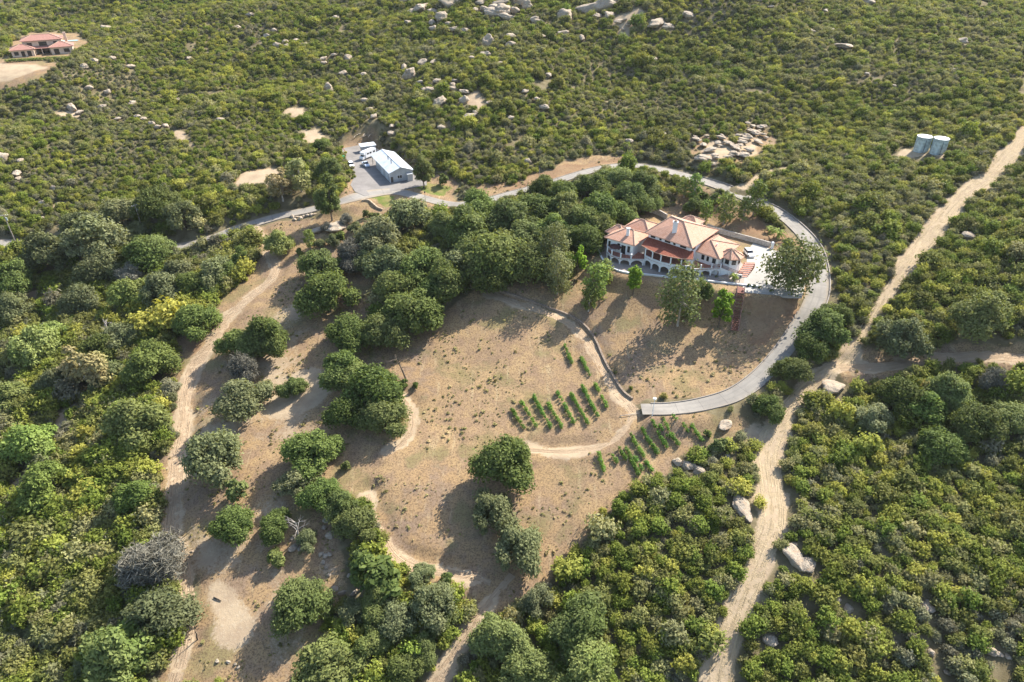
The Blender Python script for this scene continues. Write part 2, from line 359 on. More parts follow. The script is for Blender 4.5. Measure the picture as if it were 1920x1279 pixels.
def concrete_mat(name, col, joint=6.0):
    t = NT(name); p = t.pos(); uv = t.new('ShaderNodeUVMap').outputs[0]
    big = t.noise(p, .12, 4, .65); fine = t.noise(p, 1.3, 4, .7)
    d = tuple(x*.72 for x in col); c = t.mix(t.ramp(big, .32, .68), d, col); c = t.mix(t.math('MULTIPLY', t.ramp(fine, .5, .72), .35), c, tuple(x*.6 for x in col))
    smear = t.noise(t.mapping(uv, (5, .06, 1)), 1.0, 3); c = t.mix(t.math('MULTIPLY', t.ramp(smear, .52, .68), .35), c, tuple(x*.62 for x in col))
    if joint:
        s = t.new('ShaderNodeSeparateXYZ'); t.l.new(uv, s.inputs[0])
        dirt = t.ramp(t.math('ADD', t.math('ABSOLUTE', s.outputs[0]), t.math('MULTIPLY', t.math('SUBTRACT', fine, .5), 2.4)), 1.7, 2.7); c = t.mix(t.math('MULTIPLY', dirt, .55), c, (.30, .235, .16))
        wheel = t.ramp(t.math('ABSOLUTE', t.math('SUBTRACT', t.math('ABSOLUTE', s.outputs[0]), .8)), .45, .05); c = t.mix(t.math('MULTIPLY', wheel, .16), c, (.13, .125, .12))
        f = t.math('FRACT', t.math('DIVIDE', s.outputs[1], joint)); c = t.mix(t.math('MULTIPLY', t.math('LESS_THAN', f, .022), .55), c, (.12, .11, .1))
    t.base(c); t.bump(fine, .25, .05); t.b.inputs['Roughness'].default_value = .92
    return t.m

def leaf_mat(name, dark, light, alt=None, altamt=.5, trans=.34, patch=.03, shine=.25):
    """leaves: every leaf face carries a tint, every plant its own shift, large patches of land their own mix"""
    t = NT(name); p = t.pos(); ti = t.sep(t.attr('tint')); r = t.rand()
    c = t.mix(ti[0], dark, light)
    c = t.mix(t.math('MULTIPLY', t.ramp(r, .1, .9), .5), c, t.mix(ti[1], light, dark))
    if alt:
        pn = t.noise(p, patch, 3, .6)
        f = t.math('MULTIPLY', t.ramp(t.math('ADD', t.math('MULTIPLY', pn, .8), t.math('MULTIPLY', r, .35)), .48, .74), altamt)
        c = t.mix(f, c, t.mix(ti[0], tuple(x*.75 for x in alt), tuple(min(1, x*1.2) for x in alt)))
    h = t.new('ShaderNodeHueSaturation'); t.l.new(c, h.inputs['Color'])
    t.put(h.inputs['Hue'], t.math('ADD', .488, t.math('MULTIPLY', t.math('FRACT', t.math('MULTIPLY', r, 7.13)), .024)))
    t.put(h.inputs['Value'], t.math('ADD', .8, t.math('MULTIPLY', t.math('FRACT', t.math('MULTIPLY', r, 13.7)), .45)))
    c = h.outputs[0]
    t.base(c); t.b.inputs['Roughness'].default_value = .7; t.b.inputs['Specular IOR Level'].default_value = shine*.4
    tr = t.new('ShaderNodeBsdfTranslucent'); t.l.new(t.mix(1.0, c, (1.25, 1.2, .55), 'MULTIPLY'), tr.inputs[0])
    mx = t.new('ShaderNodeMixShader'); mx.inputs[0].default_value = trans
    t.l.new(t.b.outputs[0], mx.inputs[1]); t.l.new(tr.outputs[0], mx.inputs[2]); t.l.new(mx.outputs[0], t.out.inputs[0])
    return t.m

def rock_mat():
    t = NT('granite'); p = t.pos(); r = t.rand()
    a = t.noise(p, .5, 5, .65); b = t.noise(p, 3.5, 4, .7)
    c = t.mix(t.ramp(a, .3, .7), (0.291, 0.232, 0.167), (0.458, 0.38, 0.286)); c = t.mix(t.math('MULTIPLY', r, .45), c, (0.414, 0.347, 0.268))
    c = t.mix(t.math('MULTIPLY', t.ramp(b, .55, .72), .6), c, (0.15, 0.124, 0.0974)); c = t.mix(t.math('MULTIPLY', t.ramp(t.noise(p, 1.1, 4), .52, .66), .55), c, (0.441, 0.297, 0.186))
    t.base(c); t.bump(t.math('ADD', a, t.math('MULTIPLY', b, .6)), .9, .6)
    return t.m

def roof_mat(name, cols):
    t = NT(name); uv = t.new('ShaderNodeUVMap').outputs[0]; p = t.new('ShaderNodeTexCoord').outputs['Object']
    s = t.new('ShaderNodeSeparateXYZ'); t.l.new(uv, s.inputs[0])
    wx = t.math('SINE', t.math('MULTIPLY', s.outputs[0], 2*math.pi/.42)); wy = t.math('FRACT', t.math('DIVIDE', s.outputs[1], .42))
    cell = t.new('ShaderNodeTexWhiteNoise'); cell.noise_dimensions = '2D'
    v = t.new('ShaderNodeVectorMath'); v.operation = 'FLOOR'; t.l.new(t.mapping(uv, (1/.42, 1/.42, 1)), v.inputs[0]); t.l.new(v.outputs[0], cell.inputs[0])
    n = t.noise(p, .5, 4, .6)
    c = t.mix(cell.outputs[0], cols[0], cols[1]); c = t.mix(t.ramp(n, .4, .7), c, cols[2])
    c = t.mix(t.math('MULTIPLY', t.ramp(wx, -.2, -.95), .55), c, tuple(x*.45 for x in cols[0]))
    t.base(c); t.bump(t.math('ADD', t.math('MULTIPLY', wx, .5), t.math('MULTIPLY', wy, .4)), .6, .09); t.b.inputs['Roughness'].default_value = .8
    return t.m

def metal_sheet_mat(name, col, freq, rough=.45, metal=.25, axis=0):
    t = NT(name); uv = t.new('ShaderNodeUVMap').outputs[0]; p = t.new('ShaderNodeTexCoord').outputs['Object']
    s = t.new('ShaderNodeSeparateXYZ'); t.l.new(uv, s.inputs[0])
    w = t.math('POWER', t.math('ABSOLUTE', t.math('SINE', t.math('MULTIPLY', s.outputs[axis], math.pi/freq))), .35)
    n = t.noise(t.mapping(p, (.6, .6, .2)), 1.0, 4); c = t.mix(t.ramp(n, .3, .7), tuple(x*.8 for x in col), col)
    c = t.mix(t.math('MULTIPLY', t.math('SUBTRACT', 1.0, w), .7), c, tuple(x*.45 for x in col))
    t.base(c); t.bump(w, .6, .06); t.b.inputs['Roughness'].default_value = rough; t.b.inputs['Metallic'].default_value = metal
    return t.m

M = {}
M['ground'] = ground_mat()
M['sand_track'] = track_mat('sandy_track', [(.53, .41, .26), (.46, .35, .215), (.27, .195, .125), (.58, .47, .325)])
M['soil_track'] = track_mat('bare_soil_track', [(.47, .345, .225), (.41, .295, .19), (.26, .18, .115), (.53, .42, .29)])
M['concrete'] = concrete_mat('driveway_concrete', (0.317, 0.287, 0.247))
M['paving'] = concrete_mat('paved_court', (0.425, 0.399, 0.354), 0)
M['asphalt'] = concrete_mat('worn_yard_asphalt', (0.248, 0.225, 0.204), 0)
M['kerb'] = flat('weathered_kerb', (.30, .26, .22), .95)
M['granite'] = rock_mat()
M['bark'] = flat('bark', (.15, .115, .085), .95, var=.3, scale=2)
M['pale_bark'] = flat('pale_bark', (.42, .37, .31), .95, var=.25, scale=2)
M['dead_wood'] = flat('bleached_dead_wood', (.42, .37, .32), .95, var=.3, scale=2)
M['black_wood'] = flat('charred_wood', (.03, .028, .028), .95, var=.3, scale=2)
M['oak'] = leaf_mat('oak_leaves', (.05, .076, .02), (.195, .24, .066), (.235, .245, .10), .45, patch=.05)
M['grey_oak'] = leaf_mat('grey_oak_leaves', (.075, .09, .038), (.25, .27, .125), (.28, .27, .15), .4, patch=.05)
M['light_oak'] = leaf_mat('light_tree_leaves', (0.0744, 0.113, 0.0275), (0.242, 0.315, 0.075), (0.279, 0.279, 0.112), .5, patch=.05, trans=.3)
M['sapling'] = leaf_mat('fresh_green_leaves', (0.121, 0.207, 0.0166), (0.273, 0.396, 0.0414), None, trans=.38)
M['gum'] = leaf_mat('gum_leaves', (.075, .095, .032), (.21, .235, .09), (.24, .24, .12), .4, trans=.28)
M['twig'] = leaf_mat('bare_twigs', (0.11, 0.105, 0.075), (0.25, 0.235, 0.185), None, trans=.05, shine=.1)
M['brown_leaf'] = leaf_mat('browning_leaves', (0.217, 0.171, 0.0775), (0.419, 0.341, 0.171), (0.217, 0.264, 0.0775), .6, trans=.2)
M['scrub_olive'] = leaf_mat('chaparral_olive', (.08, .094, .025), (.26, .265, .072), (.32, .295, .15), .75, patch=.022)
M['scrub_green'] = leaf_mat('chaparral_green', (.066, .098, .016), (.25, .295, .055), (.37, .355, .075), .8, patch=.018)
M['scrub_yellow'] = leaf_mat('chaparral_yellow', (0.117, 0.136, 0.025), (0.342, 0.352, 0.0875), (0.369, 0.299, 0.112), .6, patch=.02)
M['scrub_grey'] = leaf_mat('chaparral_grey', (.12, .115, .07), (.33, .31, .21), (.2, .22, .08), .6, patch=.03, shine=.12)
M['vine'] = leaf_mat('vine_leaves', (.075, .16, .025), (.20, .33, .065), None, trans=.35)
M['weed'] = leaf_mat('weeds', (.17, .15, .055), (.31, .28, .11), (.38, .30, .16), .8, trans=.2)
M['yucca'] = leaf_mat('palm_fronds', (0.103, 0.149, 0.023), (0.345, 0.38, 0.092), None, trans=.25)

# ------------------------------------------------------------------ mesh building
class MB:
    def __init__(s): s.v = []; s.f = []; s.uv = []; s.mi = []; s.cur = 0
    def face(s, pts, uv=None):
        i = len(s.v); s.v.extend([tuple(p) for p in pts]); s.f.append(tuple(range(i, i+len(pts)))); s.mi.append(s.cur)
        s.uv.append(uv if uv else [(0, 0)]*len(pts)); return s
    def panel(s, pts):
        """planar face with uv in metres: u along the first edge, v up the face"""
        p = [Vector(q) for q in pts]; u = (p[1]-p[0]).normalized(); n = (p[1]-p[0]).cross(p[2]-p[1]).normalized(); w = n.cross(u)
        return s.face(pts, [((q-p[0]).dot(u), (q-p[0]).dot(w)) for q in p])
    def box(s, c, d, rz=0.0, top=1.0, tilt=None):
        hx, hy, hz = d[0]/2, d[1]/2, d[2]/2; R = Matrix.Rotation(rz, 3, 'Z')
        if tilt is not None: R = R @ tilt
        P = []
        for z, k in ((-hz, 1), (hz, top)):
            for x, y in ((-hx, -hy), (hx, -hy), (hx, hy), (-hx, hy)): P.append(Vector(c)+R @ Vector((x*k, y*k, z)))
        for q in ((3, 2, 1, 0), (4, 5, 6, 7), (0, 1, 5, 4), (1, 2, 6, 5), (2, 3, 7, 6), (3, 0, 4, 7)): s.panel([P[i] for i in q])
        return s
    def tube(s, pts, rad, n=6, cap=True):
        pts = [Vector(p) for p in pts]; rings = []
        if isinstance(rad, (int, float)): rad = [rad]*len(pts)
        for i, p in enumerate(pts):
            d = (pts[min(i+1, len(pts)-1)]-pts[max(i-1, 0)]).normalized()
            a = d.cross(Vector((0, 0, 1)) if abs(d.z) < .9 else Vector((1, 0, 0))).normalized(); b = d.cross(a)
            rings.append([p+(a*math.cos(2*math.pi*k/n)+b*math.sin(2*math.pi*k/n))*rad[i] for k in range(n)])
        for i in range(len(rings)-1):
            for k in range(n): s.face([rings[i][k], rings[i+1][k], rings[i+1][(k+1) % n], rings[i][(k+1) % n]])
        if cap: s.face(rings[0][::1]); s.face(rings[-1][::-1])
        return s
    def lathe(s, prof, n=20, c=(0, 0, 0)):
        for (r0, z0), (r1, z1) in zip(prof[:-1], prof[1:]):
            for k in range(n):
                a, b = 2*math.pi*k/n, 2*math.pi*(k+1)/n
                P = [(c[0]+r0*math.cos(a), c[1]+r0*math.sin(a), c[2]+z0), (c[0]+r0*math.cos(b), c[1]+r0*math.sin(b), c[2]+z0),
                     (c[0]+r1*math.cos(b), c[1]+r1*math.sin(b), c[2]+z1), (c[0]+r1*math.cos(a), c[1]+r1*math.sin(a), c[2]+z1)]
                if r0 < 1e-6: P = [P[0], P[2], P[3]]
                elif r1 < 1e-6: P = P[:3]
                s.face(P, [(a*3, z0), (b*3, z0), (b*3, z1), (a*3, z1)][:len(P)])
        return s
    def prism(s, poly, z0, z1):
        n = len(poly); A = sum(poly[i][0]*poly[(i+1) % n][1]-poly[(i+1) % n][0]*poly[i][1] for i in range(n))
        if A < 0: poly = poly[::-1]
        z0 = z0 if hasattr(z0, '__len__') else [z0]*n; z1 = z1 if hasattr(z1, '__len__') else [z1]*n
        s.face([(p[0], p[1], z) for p, z in zip(poly, z1)], [(p[0], p[1]) for p in poly])
        s.face([(p[0], p[1], z) for p, z in zip(poly[::-1], z0[::-1])], [(p[0], p[1]) for p in poly[::-1]])
        for i in range(n):
            j = (i+1) % n; a, b = poly[i], poly[j]
            s.panel([(a[0], a[1], z0[i]), (b[0], b[1], z0[j]), (b[0], b[1], z1[j]), (a[0], a[1], z1[i])])
        return s
    def mesh(s, name, mats, smooth=False):
        me = bpy.data.meshes.new(name); me.from_pydata(s.v, [], s.f)
        uvl = me.uv_layers.new(name='UVMap'); flat_uv = [c for f in s.uv for p in f for c in p]; uvl.data.foreach_set('uv', flat_uv)
        for m in (mats if isinstance(mats, (list, tuple)) else [mats]): me.materials.append(m)
        if any(s.mi): me.polygons.foreach_set('material_index', s.mi)
        if smooth: me.polygons.foreach_set('use_smooth', [True]*len(s.f))
        me.update(); return me
    def build(s, name, mats, parent=None, smooth=False):
        o = bpy.data.objects.new(name, s.mesh(name, mats, smooth)); C.objects.link(o)
        if parent: o.parent = parent
        return o

def tag(o, label=None, cat=None, group=None, kind=None):
    if label: o['label'] = label
    if cat: o['category'] = cat
    if group: o['group'] = group
    if kind: o['kind'] = kind
    return o
def thing(name, label, cat, loc=(0, 0, 0), rz=0.0, group=None):
    o = bpy.data.objects.new(name, None); C.objects.link(o); o.location = tuple(loc); o.rotation_euler = (0, 0, rz); o.empty_display_size = .5
    return tag(o, label, cat, group)
def copy_tree(o, parent=None):
    c = o.copy(); C.objects.link(c)
    if parent: c.parent = parent
    for ch in list(o.children): copy_tree(ch, c)
    return c
def npmesh(name, V, F, mats, uv=None, smooth=False):
    """quads or tris from numpy arrays"""
    V = np.ascontiguousarray(V, np.float32); F = np.ascontiguousarray(F, np.int32); k = F.shape[1]
    me = bpy.data.meshes.new(name); me.vertices.add(len(V)); me.vertices.foreach_set('co', V.ravel())
    me.loops.add(F.size); me.loops.foreach_set('vertex_index', F.ravel()); me.polygons.add(len(F))
    me.polygons.foreach_set('loop_start', np.arange(0, F.size, k, dtype=np.int32))
    if smooth: me.polygons.foreach_set('use_smooth', np.ones(len(F), bool))
    if uv is not None:
        l = me.uv_layers.new(name='UVMap'); l.data.foreach_set('uv', np.ascontiguousarray(uv[F.ravel()], np.float32).ravel())
    for m in (mats if isinstance(mats, (list, tuple)) else [mats]): me.materials.append(m)
    me.update(); me.validate(); return me
def link(name, me, parent=None):
    o = bpy.data.objects.new(name, me); C.objects.link(o)
    if parent: o.parent = parent
    return o

# ------------------------------------------------------------------ the land, roads and paved areas
def build_ground():
    ny, nx = XX.shape; V = np.stack([XX, YY, ZZ], -1).reshape(-1, 3)
    i = np.arange((ny-1)*(nx-1)); a = (i//(nx-1))*nx + i % (nx-1)
    me = npmesh('ground', V, np.stack([a, a+1, a+nx+1, a+nx], 1), M['ground'], smooth=True)
    c = np.ones((ny*nx, 4), np.float32); c[:, 0] = FIELD.ravel(); c[:, 1] = PALE.ravel(); c[:, 2] = LAWN.ravel()
    me.color_attributes.new('cover', 'FLOAT_COLOR', 'POINT').data.foreach_set('color', c.ravel())
    c = np.ones((ny*nx, 4), np.float32); c[:, 0] = RED.ravel()
    me.color_attributes.new('cover_b', 'FLOAT_COLOR', 'POINT').data.foreach_set('color', c.ravel())
    tag(link('ground', me), kind='structure')
build_ground()

def frame2(P):
    d = np.gradient(P[:, :2], axis=0); d /= np.linalg.norm(d, axis=1)[:, None]+1e-9
    L = np.r_[0, np.cumsum(np.hypot(*np.diff(P[:, :2], axis=0).T))]
    return d, np.stack([d[:, 1], -d[:, 0]], 1), L        # along, right-hand side, length
def ribbon(name, P, mat, lift, ncross=3, ragged=0.0, drape=False, relief=0.0):
    d, r, L = frame2(P); s = np.linspace(-1, 1, ncross)
    hw = P[:, 3]/2; nl = fbm(L, L*0+3, 6, 41)*ragged; nr = fbm(L, L*0+9, 6, 43)*ragged
    off = np.where(s[None] < 0, s[None]*(hw+nl)[:, None], s[None]*(hw+nr)[:, None])
    x = P[:, 0, None]+r[:, 0, None]*off; y = P[:, 1, None]+r[:, 1, None]*off
    z = np.repeat(P[:, 2, None], ncross, 1)+lift
    if drape: z = G(x, y)+lift
    if relief:
        z = z-relief*np.exp(-((np.abs(off)-.8)/.35)**2)+fbm(x, y, 1.5, 51)*relief
        z[:, 0] = G(x[:, 0], y[:, 0])-.05; z[:, -1] = G(x[:, -1], y[:, -1])-.05
    V = np.stack([x, y, z], -1).reshape(-1, 3); n = len(P)
    i = np.arange((n-1)*(ncross-1)); a = (i//(ncross-1))*ncross+i % (ncross-1)
    uv = np.stack([off, np.repeat(L[:, None], ncross, 1)], -1).reshape(-1, 2)
    return tag(link(name, npmesh(name, V, np.stack([a, a+1, a+ncross+1, a+ncross], 1), mat, uv)), kind='structure')
def side_strip(name, P, side, inset, w, h, mat, i0=0, i1=None, below=.35):
    """a kerb along one edge of a road"""
    d, r, L = frame2(P); sl = slice(i0, i1); o = P[:, 3]/2+inset; b = MB()
    sec = [(0, -below), (0, h), (w, h), (w, -below)]
    R = np.stack([np.stack([P[:, 0]+side*r[:, 0]*(o+a), P[:, 1]+side*r[:, 1]*(o+a), P[:, 2]+z], -1) for a, z in sec], 1)[sl]
    for i in range(len(R)-1):
        for k in range(3):
            q = [R[i, k], R[i+1, k], R[i+1, k+1], R[i, k+1]]
            b.face(q if side > 0 else q[::-1])
    return tag(b.build(name, mat), kind='structure')
ribbon('driveway', DR, M['concrete'], 0.0, 5)
def di(u, v):      # index on the driveway nearest to a picture position
    p = at_z(u, v, 0); q = np.array([project(x[:3])[:2] for x in DR]); return int(np.argmin((q[:, 0]-u)**2+(q[:, 1]-v)**2))
side_strip('kerb', DR, 1, .004, .25, .16, M['kerb'], di(60, 462), di(640, 377))
side_strip('kerb', DR, -1, .004, .30, .34, M['kerb'], di(1300, 333), di(1525, 580))
side_strip('kerb', DR, 1, .004, .22, .16, M['kerb'], di(905, 376), di(1518, 452))
side_strip('kerb', DR, 1, .004, .22, .20, M['kerb'], di(1515, 590), di(1210, 767))
side_strip('kerb', DR, -1, .004, .22, .16, M['kerb'], di(1420, 710), di(1210, 767))
side_strip('kerb', DR, -1, .004, .20, .12, M['kerb'], di(880, 379), di(1290, 332))
for k, P in TRACKS.items():
    sandy = k in ('ridge', 'upperspur')  # spur takes the less pale soil: its shade is put into the colour
    ribbon('dirt_track' if k in ('ridge', 'spur', 'valley', 'upperspur') else 'footpath', P, M['sand_track' if sandy else 'soil_track'], .05, 13 if P[:, 3].mean() > 2.5 else 7, .9 if sandy else .7, True, .10 if sandy else .05)
def slab(name, poly, z0, z1, mat):
    return tag(MB().prism([tuple(p) for p in poly], z0, z1).build(name, mat), kind='structure')
slab('yard', YARDW, -.9, -.40, M['asphalt'])
# ------------------------------------------------------------------ foliage
def unit(n, r):
    v = r.normal(size=(n, 3)); return v/np.linalg.norm(v, axis=1)[:, None]
_ico = {}
def ico(k):
    if k not in _ico:
        import bmesh
        b = bmesh.new(); bmesh.ops.create_icosphere(b, subdivisions=k, radius=1.0)
        _ico[k] = (np.array([v.co[:] for v in b.verts]), np.array([[v.index for v in f.verts] for f in b.faces])); b.free()
    return _ico[k]

def leaf_mesh(name, lobes, n, size, mat, seed, core=.68, spread=.34, up=.55, lowcut=-.45, clump=0.5, aspect=1.5):
    """n leaf sprays spread over and inside the given lobes [(x, y, z, rx, rz)], plus a solid light-blocking core in each lobe, inner shade put into its dark tint"""
    r = np.random.default_rng(seed); lb = np.array(lobes, float); w = lb[:, 3]**2; w /= w.sum()
    N = int(n*1.9); L = r.choice(len(lb), N, p=w); d = unit(N, r)
    d[:, 2] = np.where(d[:, 2] < lowcut, -d[:, 2], d[:, 2])
    # sprays gather in clumps
    nc = max(8, int(n/15)); cd = unit(nc, r); near_ = np.argmax(d[:, :1]*cd[None, :, 0].reshape(1, -1)+d[:, 1:2]*cd[None, :, 1].reshape(1, -1)+d[:, 2:]*cd[None, :, 2].reshape(1, -1), axis=1) if nc < 900 else np.zeros(N, int)
    d2 = d*(1-clump)+cd[near_]*clump; d2 /= np.linalg.norm(d2, axis=1)[:, None]
    rad = 1.0+r.normal(size=N)*spread*.55+(hash2(near_, L, seed)-.5)*spread*2.0
    ext = np.stack([lb[L, 3], lb[L, 3], lb[L, 4]], 1); P = lb[L, :3]+d2*ext*rad[:, None]
    dd = np.min(np.where(np.arange(len(lb))[None] == L[:, None], 9, np.sqrt((((P[:, None]-lb[None, :, :3])/np.stack([lb[:, 3], lb[:, 3], lb[:, 4]], 1)[None])**2).sum(-1))), axis=1)
    keep = np.where((dd > .80) & (P[:, 2] > .03))[0][:n]; P = P[keep]; d2 = d2[keep]; L = L[keep]; nr = near_[keep]; m = len(P)
    nrm = d2*.75+unit(m, r)*.75+np.array([0, 0, up]); nrm /= np.linalg.norm(nrm, axis=1)[:, None]
    t = np.cross(nrm, unit(m, r)); t /= np.linalg.norm(t, axis=1)[:, None]+1e-9; b = np.cross(nrm, t)
    s = size*r.uniform(.55, 1.25, m)[:, None]
    # a bent four-cornered spray, pointed at one end
    V = np.stack([P-t*s*aspect*.5, P+b*s*.42-t*s*.05+nrm*s*.10, P+t*s*aspect*.55-nrm*s*.08, P-b*s*.42+t*s*.06+nrm*s*.06], 1).reshape(-1, 3)
    F = np.arange(4*m).reshape(-1, 4)
    tint = np.clip(.30+.5*r.random(m)+.45*(hash2(nr, L+3, seed+5)-.5)+.25*(hash2(L, L*0+1, seed)-.5), 0, 1); tint2 = r.random(m)
    me = bpy.data.meshes.new(name)
    vs = [V]; loops = [F.ravel()]; tot = [np.full(m, 4)]; tv = [np.repeat(np.stack([tint, tint2], 1), 4, 0)]; base = 4*m
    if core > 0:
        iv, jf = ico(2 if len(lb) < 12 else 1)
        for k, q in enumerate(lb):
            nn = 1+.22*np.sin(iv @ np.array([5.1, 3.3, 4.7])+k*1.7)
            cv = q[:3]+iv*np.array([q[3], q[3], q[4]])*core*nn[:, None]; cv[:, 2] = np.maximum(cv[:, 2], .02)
            vs.append(cv); loops.append((jf+base).ravel()); tot.append(np.full(len(jf), 3)); tv.append(np.tile([[.12, .3]], (len(cv), 1))); base += len(cv)  # low fixed tint paints the crown's inner shade onto the core
    V = np.vstack(vs).astype(np.float32); loops = np.concatenate(loops).astype(np.int32); tot = np.concatenate(tot).astype(np.int32)
    me.vertices.add(len(V)); me.vertices.foreach_set('co', V.ravel()); me.loops.add(len(loops)); me.loops.foreach_set('vertex_index', loops)
    me.polygons.add(len(tot)); me.polygons.foreach_set('loop_start', np.r_[0, np.cumsum(tot)[:-1]].astype(np.int32))
    tv = np.vstack(tv); c = np.ones((len(V), 4), np.float32); c[:, :2] = tv
    me.color_attributes.new('tint', 'FLOAT_COLOR', 'POINT').data.foreach_set('color', c.ravel())
    me.materials.append(mat); me.update(); me.validate(); return me

def crown_lobes(r, n, R, H, z0, flat=.8, jitter=.75):
    """unit tree: lobes filling a dome of radius R between z0 and H"""
    L = []
    ph = r.random(4)*6.28; R0 = R
    for k in range(n):
        a = 2*math.pi*(k*.618+r.random()*.3); R = R0*(.90+.17*math.sin(a+ph[0])+.13*math.sin(2*a+ph[1])+.10*math.sin(3*a+ph[2]))
        if k > 3 and r.random() < .13: continue
        q = math.sqrt((k+.4)/n)*(.92+.16*r.random()); rr = R*(.19+.19*r.random())*(1.1-.2*q)
        x = math.cos(a)*q*(R-rr*.7)*1.04; y = math.sin(a)*q*(R-rr*.7)*1.04
        zt = z0+(H-z0)*(1-.58*q*q)*(1.06-.42*r.random())
        L.append((x, y, max(zt-rr*flat, rr*.5), rr, rr*flat))
        if q > .3 and r.random() < jitter: L.append((x*1.0, y*1.0, max(z0+(zt-z0)*.28, rr*.55), rr*.95, rr*.85))
    return L
def wood_mesh(name, r, lobes, trunk_r, z0, mat, lean=.2, spread=True, reach=.75):
    b = MB(); fx, fy = lean*(r.random()-.5)*2, lean*(r.random()-.5)*2; fork = Vector((fx, fy, z0))
    b.tube([(0, 0, -.6), (fx*.3, fy*.3, z0*.45), fork], [trunk_r*1.35, trunk_r*1.0, trunk_r*.8], 7)
    for q in (lobes if spread else lobes[::2]):
        e = Vector(q[:3]); m = fork.lerp(e, .5)+Vector((0, 0, (e.z-z0)*.12)); b.tube([fork, m, fork.lerp(e, reach+.2)], [trunk_r*.55, trunk_r*.34, trunk_r*.12], 5, False)
    return b.mesh(name, mat)

# tree kinds: metres for a crown one metre... built at their usual size, scaled when planted. diameter, height of the stock tree
STOCK = {}
def stock(kind, mats, count, D, H, z0, nl, leaves, size, trunk, barkm, **kw):
    R = D/2; lst = []
    lk = {k: kw.pop(k) for k in ('flat', 'jitter') if k in kw}; wk = {k: kw.pop(k) for k in ('lean',) if k in kw}
    for i in range(count):
        r = np.random.default_rng(100+len(STOCK)*17+i)
        L = crown_lobes(r, nl, R*(.95+.1*r.random()), H, z0, **lk)
        lst.append((leaf_mesh('crown', L, leaves, size, M[mats], 300+len(STOCK)*31+i, **kw), wood_mesh('trunk', r, L, trunk, max(z0, .3), M[barkm], **wk)))
    STOCK[kind] = (lst, D, H)
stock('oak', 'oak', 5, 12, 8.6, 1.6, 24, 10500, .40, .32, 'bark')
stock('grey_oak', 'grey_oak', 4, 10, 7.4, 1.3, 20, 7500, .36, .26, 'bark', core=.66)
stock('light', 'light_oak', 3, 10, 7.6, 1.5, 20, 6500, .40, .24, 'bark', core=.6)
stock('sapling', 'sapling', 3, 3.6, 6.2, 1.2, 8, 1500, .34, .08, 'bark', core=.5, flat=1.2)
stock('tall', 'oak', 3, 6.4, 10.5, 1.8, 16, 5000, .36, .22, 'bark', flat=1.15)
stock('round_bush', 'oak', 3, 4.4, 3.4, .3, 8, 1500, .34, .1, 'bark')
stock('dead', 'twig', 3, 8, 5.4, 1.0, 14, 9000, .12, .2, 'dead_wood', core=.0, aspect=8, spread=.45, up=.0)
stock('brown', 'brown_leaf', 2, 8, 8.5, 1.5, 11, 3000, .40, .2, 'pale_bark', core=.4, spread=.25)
def airy(seed, R, H, z0, nl, per, size):
    """gum or sycamore: tufts held apart on visible limbs"""
    r = np.random.default_rng(seed); L = []
    for k in range(nl):
        t = (k+.5)/nl; z = z0+(H-z0)*t; a = k*2.4+r.random(); q = R*(.35+.65*math.sin(math.pi*min(.95, t*.85+.12)))*(.55+.45*r.random()); s = R*(.26+.13*r.random())
        L.append((math.cos(a)*q*.8, math.sin(a)*q*.8, z, s, s*.8))
    return L
def stock_airy(kind, mat, count, D, H, z0, nl, per, size):
    lst = []
    for i in range(count):
        L = airy(900+i+len(STOCK)*7, D/2, H, z0, nl, per, size)
        lst.append((leaf_mesh('crown', L, nl*per, size, M[mat], 950+i+len(STOCK)*5, core=0, spread=.5, lowcut=-1, clump=.3), wood_mesh('trunk', np.random.default_rng(i), L, .2, H*.45, M['pale_bark'], lean=.3)))
    STOCK[kind] = (lst, D, H)
stock_airy('gum', 'gum', 3, 8, 11.5, 1.5, 28, 100, .40)
stock_airy('sycamore', 'gum', 2, 11, 9.5, 2.5, 30, 120, .50)
stock_airy('thin', 'light_oak', 2, 4.4, 6.6, 1.0, 16, 80, .36)
_made = {}
def plant(kind, name, u, v, wpx, label, cat='tree', group=None, hf=1.0, loc=None, h=None):
    """a tree whose crown is centred on the photograph's (u, v) and is wpx wide there; it stands on the land below"""
    lst, D, H = STOCK[kind]
    p = on_ground(u, v); dep = project(p)[2]; W = wpx*dep/1280
    s = W/D; hh = H*s*hf
    p = on_ground(u, v, hh*.52); W = wpx*project(np.array([p[0], p[1], p[2]]))[2]/1280; s = W/D*1.07
    z = float(G(p[0], p[1]))
    key = (kind, name)
    i = _made.get(key, 0); _made[key] = i+1
    cm, tm = lst[int(rng.integers(len(lst)))]; ax = random.uniform(.86, 1.16)
    o = thing(name, label, cat, (p[0], p[1], z-.05), random.uniform(0, 6.28), group)
    o.scale = (s*ax, s/ax, s*hf*random.uniform(.88, 1.12))
    link('crown', cm, o); link('trunk', tm, o)
    PLANTED.append((p[0], p[1], W/2)); return o
PLANTED = []

